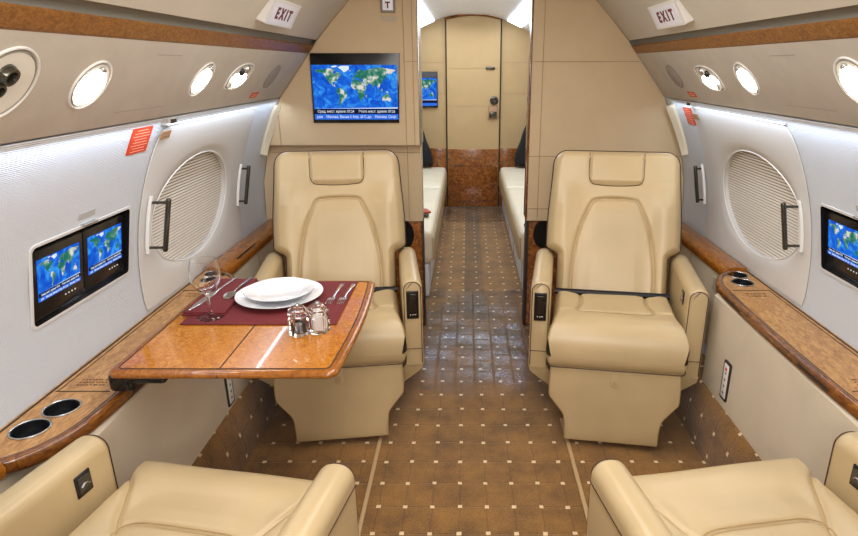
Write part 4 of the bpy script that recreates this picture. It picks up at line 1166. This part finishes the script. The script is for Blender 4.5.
    g = G(); g.prism(rrect(.008, .012, .002, cy=.238), o+Nn*.0034, Uv, Vv, Nn, .001); link_mesh('tab_mark', g, M['stitch'], parent=tb, local=True)
    # pedestal
    g = G(); g.box((0, .19, .20), (.40, .36, .16), .01); g.box((0, .21, .065), (.32, .34, .13), .01); link_mesh('pedestal', g, M['black'], parent=s, local=True)
    # rear shroud
    g = G(); g.box((0, .415, .33), (.46, .05, .13), .015); link_mesh('rear_shroud', g, M['leather'], parent=s, local=True)
    return s
seatA = make_seat(-1, math.radians(20))   # aisle on local -x
seatB = make_seat(1, math.radians(20))
def place(s, x, y, deg, label, recl):
    s.location = (x, y, 0); s.rotation_euler = (0, 0, math.radians(deg)); s['label'] = label; s['group'] = 'cream leather cabin seats'
    for ch in s.children:
        if ch.name.startswith('backrest'): ch.rotation_euler = (-math.radians(recl), 0, 0)
place(seatA, .516, 2.035, -9, 'cream leather cabin seat at the far right, facing the camera', 20)
place(seatB, -.518, 2.06, 8, 'cream leather cabin seat at the far left, facing the camera behind the laid table', 20)
s3 = make_seat(-1, .35, True); place(s3, -.572, 1.072, 170, 'cream leather seat at the near left, seen from behind, below cup holders', 42)
s4 = make_seat(1, .35, True); place(s4, .528, 1.085, 190, 'cream leather seat at the near right, seen from behind, cushion cut by the frame', 42)

for q in (s3, s4):
    for ch in q.children:
        if ch.name.startswith('seat_cushion'): ch.location.z = .014
# ------------------------------------------------------------ table
ZT = .68
tb = thing('fold_out_table', 'glossy orange burl fold-out table laid for one at the left seats', 'table', (-.6, 1.53, .56))
def table_outline(ins=0):
    x0, x1, y0, y1 = -.872+ins, -.337-ins, 1.232+ins, 1.868-ins
    r = .024-ins*.5; p = []
    for (cx_, cy_, a0) in ((x1-r, y1-r, 0), (x0+r, y1-r, 90), (x0+r, y0+r, 180), (x1-r, y0+r, 270)):
        for k in range(9):
            a = math.radians(a0+90*k/8); p.append((cx_+r*math.cos(a), cy_+r*math.sin(a)))
    # bowed aisle edge
    q = []
    for i in range(len(p)):
        a, b = p[i], p[(i+1) % len(p)]
        q.append(a)
        if math.hypot(a[0]-b[0], a[1]-b[1]) > .2:
            q += [(a[0]+(b[0]-a[0])*k/12, a[1]+(b[1]-a[1])*k/12) for k in range(1, 12)]
    return [(x+(.014*math.sin(PI*(y-y0)/(y1-y0)) if x > -.5 else 0)*max(0, (x+.6)/.26), y) for x, y in q]
secs = []
for ins, z in ((.020, ZT-.001), (.0125, ZT+.0005), (.006, ZT-.001), (.001, ZT-.005), (0, ZT-.010), (.002, ZT-.015), (.008, ZT-.019), (.02, ZT-.020)):
    secs.append([(x, y, z) for x, y in table_outline(ins)])
g = G(); g.loft(secs, cap=False); link_mesh('rim', g, M['rim'], parent=tb, angle=60)
inn = table_outline(.019)
XS = -.613   # fold line
for a, b in ((-1, XS-.0012), (XS+.0012, 1)):
    pp = [(min(max(x, a), b), y) for x, y in inn]
    cl = []
    for p in pp:
        if not cl or math.hypot(cl[-1][0]-p[0], cl[-1][1]-p[1]) > 1e-5: cl.append(p)
    # keep only true polygon of this half
    g = G(); g.prism(cl, (0, 0, ZT), (1, 0, 0), (0, 1, 0), (0, 0, 1), .018)
    link_mesh('table_leaf', g, M['burl'], parent=tb, smooth=False)
g = G(); g.tube([(x, y, ZT+.0002) for x, y in table_outline(.0205)], .0016, 5, closed=True); link_mesh('inlay_line', g, M['rubber'], parent=tb)
g = G(); g.tube([(XS, 1.2315, ZT-.014), (XS, 1.235, ZT-.004), (XS, 1.245, ZT+.0002), (XS, 1.855, ZT+.0002), (XS, 1.867, ZT-.01)], .0016, 5); link_mesh('fold_joint', g, M['rubber'], parent=tb)
g = G(); g.box((-.80, 1.36, ZT-.034), (.10, .20, .026), .01); link_mesh('support_arm', g, M['black'], parent=tb)
g = G(); g.box((-.865, 1.33, ZT-.050), (.06, .12, .05), .012); link_mesh('hinge_block', g, M['black'], parent=tb)
g = G(); g.box((-.60, 1.6, ZT-.029), (.30, .05, .016), .004); link_mesh('cross_brace', g, M['black'], parent=tb)
g = G(); g.lathe([(0, .0), (.010, .0), (.013, .006), (.010, .012), (0, .012)], (-.352, 1.30, ZT-.032), 16); link_mesh('release_knob', g, M['steel'], parent=tb)

# placemat
g = G()
g.prism(rrect(.428, .345, .006, cx=-.605, cy=1.672), (0, 0, ZT+.0037), (1, 0, 0), (0, 1, 0), (0, 0, 1), .0015, .0005)
o = link_mesh('placemat', g, M['maroon']); tag(o, 'maroon cloth placemat spread on the burl table', 'placemat')
# folded napkin
g = G(); nz = ZT+.0037
def nap(c, w, l, z, th):
    n1, n2 = 14, 20; vs = []
    top = [(x, y) for x in range(n1+1) for y in range(n2+1)]
    t = bmesh.new(); 
    g2 = G(); g2.box((0, 0, 0), (w, l, th), th*.42, 3); bmesh.ops.subdivide_edges(g2.bm, edges=[e for e in g2.bm.edges if e.calc_length() > .05], cuts=6, use_grid_fill=True)
    for v in g2.bm.verts:
        v.co.z += .0008*math.sin(40*v.co.x+2)*math.sin(33*v.co.y); v.co.x += .0015*math.sin(25*v.co.y)
    bmesh.ops.translate(g2.bm, vec=(c[0], c[1], z+th/2), verts=g2.bm.verts)
    me = bpy.data.meshes.new('x'); g2.bm.to_mesh(me); g2.bm.free(); g.bm.from_mesh(me); bpy.data.meshes.remove(me)
nap((-.778, 1.70), .122, .29, nz, .005); nap((-.777, 1.702), .118, .285, nz+.005, .005)
o = link_mesh('napkin', g, M['maroon'], angle=60, recalc=False); tag(o, 'folded maroon napkin left of the plates, under knife and spoon', 'napkin')
ZN = nz+.0108
# plates
PC = (-.600, 1.692)
def plate(c, z, R, name, label):
    pr = [(0, .006), (R*.60, .006), (R*.66, .0085), (R*.74, .0125), (R*.97, .0185), (R, .0195), (R*1.003, .0185), (R*.98, .0165), (R*.72, .0085), (R*.60, .002), (R*.56, .0), (R*.53, .002), (0, .003)]
    g = G(); g.lathe(pr, (c[0], c[1], z), 72); o = link_mesh(name, g, M['porcelain'], loc=(c[0], c[1], z), angle=60); tag(o, label, 'plate', 'white plates stacked on the placemat')
plate(PC, ZT+.0037, .128, 'dinner_plate', 'larger white dinner plate, lower one of the stacked pair')
plate((PC[0]-.002, PC[1]+.006), ZT+.0137, .102, 'side_plate', 'smaller white plate on top of the dinner plate')
# wine glass
WG = (-.752, 1.548)
prf = [(0, .002), (.018, .0025), (.034, .0018), (.0355, .0012), (.0355, .0), (.030, .0), (0, 0)]
outp = [(0, 0), (.0345, 0), (.0355, .0012), (.030, .003), (.012, .007), (.0055, .013), (.0042, .03), (.0042, .058), (.006, .068), (.014, .075), (.027, .086), (.037, .103), (.041, .120), (.0405, .137), (.037, .155), (.0335, .168)]
inp_ = [(.0325, .168), (.036, .155), (.0393, .137), (.0397, .120), (.0357, .104), (.026, .0882), (.013, .0785), (0, .076)]
g = G(); g.lathe(outp+inp_, (WG[0], WG[1], ZT+.0042), 48); o = link_mesh('wine_glass', g, M['glass'], loc=(WG[0], WG[1], ZT+.0042), angle=60, recalc=True); tag(o, 'clear stemmed wine glass standing at the corner of the maroon placemat', 'glass')
# shakers
def shaker(x, y, name, label, fill, fmat, rot):
    th = thing(name, label, 'shaker', (x, y, ZT+.0008))
    z0 = ZT+.0008; n = 8; K = 1.17
    def ring(r, z, off=0): return [(x+K*r*math.cos(2*PI*(k+.5)/n+rot), y+K*r*math.sin(2*PI*(k+.5)/n+rot), z0+K*z) for k in range(n)]
    g = G()
    sec = [ring(.022, 0), ring(.0245, .003), ring(.0245, .036), ring(.0205, .041), ring(.0205, .044), ring(.0235, .048), ring(.0235, .056), ring(.017, .064), ring(.008, .066)]
    inn = [ring(.008, .062), ring(.0145, .055), ring(.0145, .008), ring(.012, .005)]
    g.loft(sec+inn); link_mesh('crystal_body', g, M['crystal'], parent=th, smooth=False)
    def r2(r, z): return [(x+K*r*math.cos(2*PI*k/16), y+K*r*math.sin(2*PI*k/16), z0+K*z) for k in range(16)]
    g = G(); g.loft([r2(.0125, .006), r2(.0138, .009), r2(.0138, .009+fill), r2(.006, .011+fill)]); link_mesh(fmat+'_fill', g, M[fmat], parent=th)
    g = G(); g.lathe([(0, .0775), (.0075, .0775), (.0075, .081), (.005, .085), (0, .086)], (x, y, z0), 20); link_mesh('metal_cap', g, M['steel'], parent=th)
shaker(-.476, 1.446, 'pepper_shaker', 'cut crystal pepper shaker with dark pepper, left one of the pair', .018, 'pepper', .2)
shaker(-.428, 1.462, 'salt_shaker', 'cut crystal salt shaker filled with white salt, right one of the pair', .030, 'salt', .5)
# cutlery
def strip(pts, wf, th, z):
    """flat-ish metal strip along pts (x,y,dz) with half width wf(t)"""
    g = G(); secs = []; n = len(pts)
    for i, p in enumerate(pts):
        a = pts[max(0, i-1)]; b = pts[min(n-1, i+1)]; tx, ty = b[0]-a[0], b[1]-a[1]; l = math.hypot(tx, ty); nx_, ny_ = -ty/l, tx/l
        w = wf(i/(n-1)); zz = z+p[2]
        secs.append([(p[0]+nx_*w, p[1]+ny_*w, zz+th*.5), (p[0]+nx_*w*.6, p[1]+ny_*w*.6, zz+th), (p[0]-nx_*w*.6, p[1]-ny_*w*.6, zz+th), (p[0]-nx_*w, p[1]-ny_*w, zz+th*.5), (p[0]-nx_*w*.6, p[1]-ny_*w*.6, zz), (p[0]+nx_*w*.6, p[1]+ny_*w*.6, zz)])
    g.loft(secs); return g
def lerp(a, b, n, zf=lambda t: 0): return [(a[0]+(b[0]-a[0])*k/n, a[1]+(b[1]-a[1])*k/n, zf(k/n)) for k in range(n+1)]
g = strip(lerp((-.822, 1.568), (-.790, 1.848), 24), lambda t: .0095*min(1, .35+3.2*t)*(1 if t < .45 else max(.45, 1-(t-.45)*4)) if t < .62 else .0042+.003*(t-.62), .0022, ZN)
o = link_mesh('table_knife', g, M['chrome'], angle=50); tag(o, 'steel table knife on the napkin, its blade towards the camera', 'knife')
sp_a, sp_b = (-.748, 1.655), (-.738, 1.848)
g = strip(lerp(sp_a, sp_b, 24, lambda t: .004*math.sin(PI*t)), lambda t: (.0165*math.sqrt(max(.02, 1-((t-.14)/.15)**2)) if t < .27 else .003+.0035*(t-.27)), .0022, ZN)
for v in g.bm.verts:
    t = (v.co.y-1.655)/.193
    if t < .27:
        cx_ = -.748+.01*t; rr = abs(v.co.x-cx_)/.0165; v.co.z += .004*rr*rr-.0
o = link_mesh('spoon', g, M['chrome'], angle=60); tag(o, 'steel spoon on the napkin, right of the knife', 'spoon')
def fork(x, y, dx, name_lab):
    a = V3((x, y, 0)); b = V3((x+dx, y+.175, 0)); zf = ZT+.0042
    g = strip(lerp(a.lerp(b, .25), b, 20, lambda t: .004*math.sin(PI*min(1, t*1.2))), lambda t: .0105*(1-t*6) if t < .10 else (.003+.0042*max(0, (t-.3))), .0022, zf)
    for q in range(4):
        off = (q-1.5)*.0058
        g2 = [(x+off+dx*.27*t, y+.175*.29*t, zf+.0022+.005*math.sin(PI*t*.9)) for t in [k/8 for k in range(9)]]
        g.tube(g2, .0013, 6, taper=lambda t: .55+.45*t)
    return g
g = fork(-.441, 1.638, .004, ''); o = link_mesh('fork', g, M['chrome'], angle=60); tag(o, 'steel fork beside the plates, left one of the two forks', 'fork', 'forks on the placemat')
g = fork(-.408, 1.638, .008, ''); o = link_mesh('fork', g, M['chrome'], angle=60); tag(o, 'steel fork nearest the aisle edge, right one of the two forks', 'fork', 'forks on the placemat')

# ------------------------------------------------------------ rear sofas
def soft_box(c, d, bev, puff=.012):
    g = G(); t = bmesh.new(); bmesh.ops.create_cube(t, size=1); bmesh.ops.scale(t, vec=d, verts=t.verts)
    bmesh.ops.bevel(t, geom=t.edges[:], offset=bev, segments=4, affect='EDGES', profile=.6)
    bmesh.ops.subdivide_edges(t, edges=[e for e in t.edges if e.calc_length() > .1], cuts=7, use_grid_fill=True)
    for v in t.verts:
        if v.co.z > 0: v.co.z += puff*max(0, 1-(2*v.co.x/d[0])**2)*max(0, 1-(2*v.co.y/d[1])**2)
    g.merge(t, Matrix.Translation(c)); return g
for sx, nm in ((-1, 'left'), (1, 'right')):
    xi = .238 if sx < 0 else .285
    xo = .95
    t = thing('rear_sofa', f'long cream divan with white base along the {nm} side of the rear cabin', 'sofa', (sx*.6, 4.65, 0))
    g = G(); g.box((sx*(xi+.03+xo)/2, 4.66, .105), (xo-xi-.03, 2.42, .20), .006); b = link_mesh('base', g, M['sofabase'], parent=t)
    g = G()
    for y in (3.62, 4.3, 4.84, 5.4): g.box((sx*(xi+.029), y, .105), (.003, .006, .19))
    g.box((sx*(xi+.029), 3.80, .15), (.004, .022, .012)); link_mesh('panel_joint', g, M['gap'], parent=b)
    for (ya, yb) in ((3.45, 4.825), (4.835, 5.86)):
        g = soft_box((sx*(xi+xo-.1)/2, (ya+yb)/2, .315), (xo-xi-.1, yb-ya, .21), .045, .02); c = link_mesh('seat_cushion', g, M['leather_pale'], parent=t, angle=60)
        g = G(); g.tube([(sx*(xi-.004), ya+.03, .375), (sx*(xi-.004), yb-.03, .375)], .003, 6); link_mesh('piping', g, M['stitch'], parent=c)
        g = G(); g.box((sx*(xi-.001), (ya+yb)/2, .305), (.014, yb-ya-.03, .135), .005); link_mesh('shaded_side', g, M['shaded_tan'], parent=c)  # darker tan strip: shade of the cushion side put into colour
    g = soft_box((sx*.90, 4.66, .56), (.12, 2.4, .36), .03, 0); link_mesh('back_cushion', g, M['leather_pale'], parent=t, angle=60)
# dark padded bags at far ends of the divans
for sx, nm in ((-1, 'left'), (1, 'right')):
    secs = []
    xb, xt = (.345, .50) if sx < 0 else (.405, .55)
    for k in range(13):
        q = k/12; z = .446+.43*q; xi = xb+(xt-xb)*q+.006*math.sin(5*q*PI)*.5; rr = math.sqrt(max(.05, 1-(2*q-1)**6))
        y0 = 5.66+.06*(1-rr)+.05*q; y1 = 5.93-.03*(1-rr); xo = xb+.42
        xm = xi+.03*(1-rr)
        sec = [(sx*xm, y0+.03, z), (sx*(xm+.03), y0, z), (sx*(xo-.03), y0+.01, z), (sx*xo, y0+.05, z), (sx*xo, y1-.03, z), (sx*(xo-.03), y1, z), (sx*(xm+.03), y1, z), (sx*xm, y1-.03, z)]
        secs.append(sec)
    g = G(); g.loft(secs); o = link_mesh('black_bag', g, M['blackcloth'], angle=60); tag(o, f'black padded cover leaning at the far end of the {nm} divan', 'bag')
g = G(); g.box((-.345, 3.82, .452), (.13, .10, .012), .003, rot=Matrix.Rotation(.35, 3, 'Z')); o = link_mesh('booklet', g, M['book']); tag(o, 'small rust-red booklet lying on the left divan', 'booklet')
g = G(); g.box((-.345, 3.79, .4445), (.12, .10, .006), .002, rot=Matrix.Rotation(.2, 3, 'Z')); link_mesh('dark_cover', g, M['ink'], parent=o)
g = G(); g.box((.325, 3.52, .436), (.03, .05, .02), .006); o = link_mesh('seat_buckle', g, M['black']); tag(o, 'small black belt buckle on the near edge of the right divan', 'buckle')

# ------------------------------------------------------------ lamps
def area(name, loc, rot, sx_, sy_, power, color, spread=PI):
    l = bpy.data.lights.new(name, 'AREA'); l.shape = 'RECTANGLE'; l.size = sx_; l.size_y = sy_; l.energy = power; l.color = color; l.spread = spread
    o = bpy.data.objects.new(name, l); COL.objects.link(o); o.location = loc; o.rotation_euler = rot
    return o
area('frontal_fill', (0, -.95, 1.62), (math.radians(62), 0, 0), .9, .30, 19, (1, .95, .91))  # unseen fill added behind the camera to brighten seat fronts and bulkheads
# ceiling light strips (fixtures) in both cabins
for (y0, y1, s_, nm, st) in ((-.9, 2.35, .30, 'front', 'strip_on'), (3.25, 5.85, .36, 'rear', 'strip_on')):
    for sx, sd in ((-1, 'left'), (1, 'right')):
        x = sx*(.20 if nm == 'front' else .395); z = 1.783 if nm == 'front' else 1.712
        sl = 0.0 if nm == 'front' else math.radians(24)
        R_ = Matrix.Rotation(sx*sl, 3, 'Y')
        w_ = .012 if nm == 'front' else .14
        g = G(); g.box((x, (y0+y1)/2, z), (w_, y1-y0, .010), .003, rot=R_)
        o = link_mesh('ceiling_light', g, M['lamp_on_soft'] if nm == 'front' else M['strip_on']); tag(o, f'long light strip on the ceiling of the {nm} cabin, {sd} side', 'light')
area('front_ceiling_lamp', (0, .75, 1.755), (0, 0, 0), .45, 3.0, 25, (1, .97, .945))
area('rear_ceiling_lamp', (0, 4.5, 1.70), (0, 0, 0), .5, 2.6, 10, (.92, .96, 1))
for sx in (-1, 1):
    # cool wash light tucked under the overhead panel
    area('wall_wash_lamp', (sx*.900, .95, 1.190), (0, -sx*math.radians(12), 0), .012, 3.9, 3.4, (.66, .80, 1))
w = bpy.data.worlds.new('world'); scn.world = w; w.use_nodes = True
w.node_tree.nodes['Background'].inputs[0].default_value = (.9, .93, 1, 1); w.node_tree.nodes['Background'].inputs[1].default_value = .3

# ------------------------------------------------------------ camera
cam = bpy.data.cameras.new('camera'); co = bpy.data.objects.new('camera', cam); COL.objects.link(co)
cam.sensor_width = 36; cam.lens = 600/858*36; cam.shift_x = -(467-429)/858; cam.clip_start = .02
pitch = math.atan(202/600)
co.location = (-.035, 0, 1.35); co.rotation_euler = (PI/2-pitch, 0, 0)
scn.camera = co
scn.view_settings.view_transform = 'Standard'; scn.view_settings.look = 'None'; scn.view_settings.gamma = 1; scn.view_settings.use_curve_mapping = False
scn.view_settings.exposure = 0.05
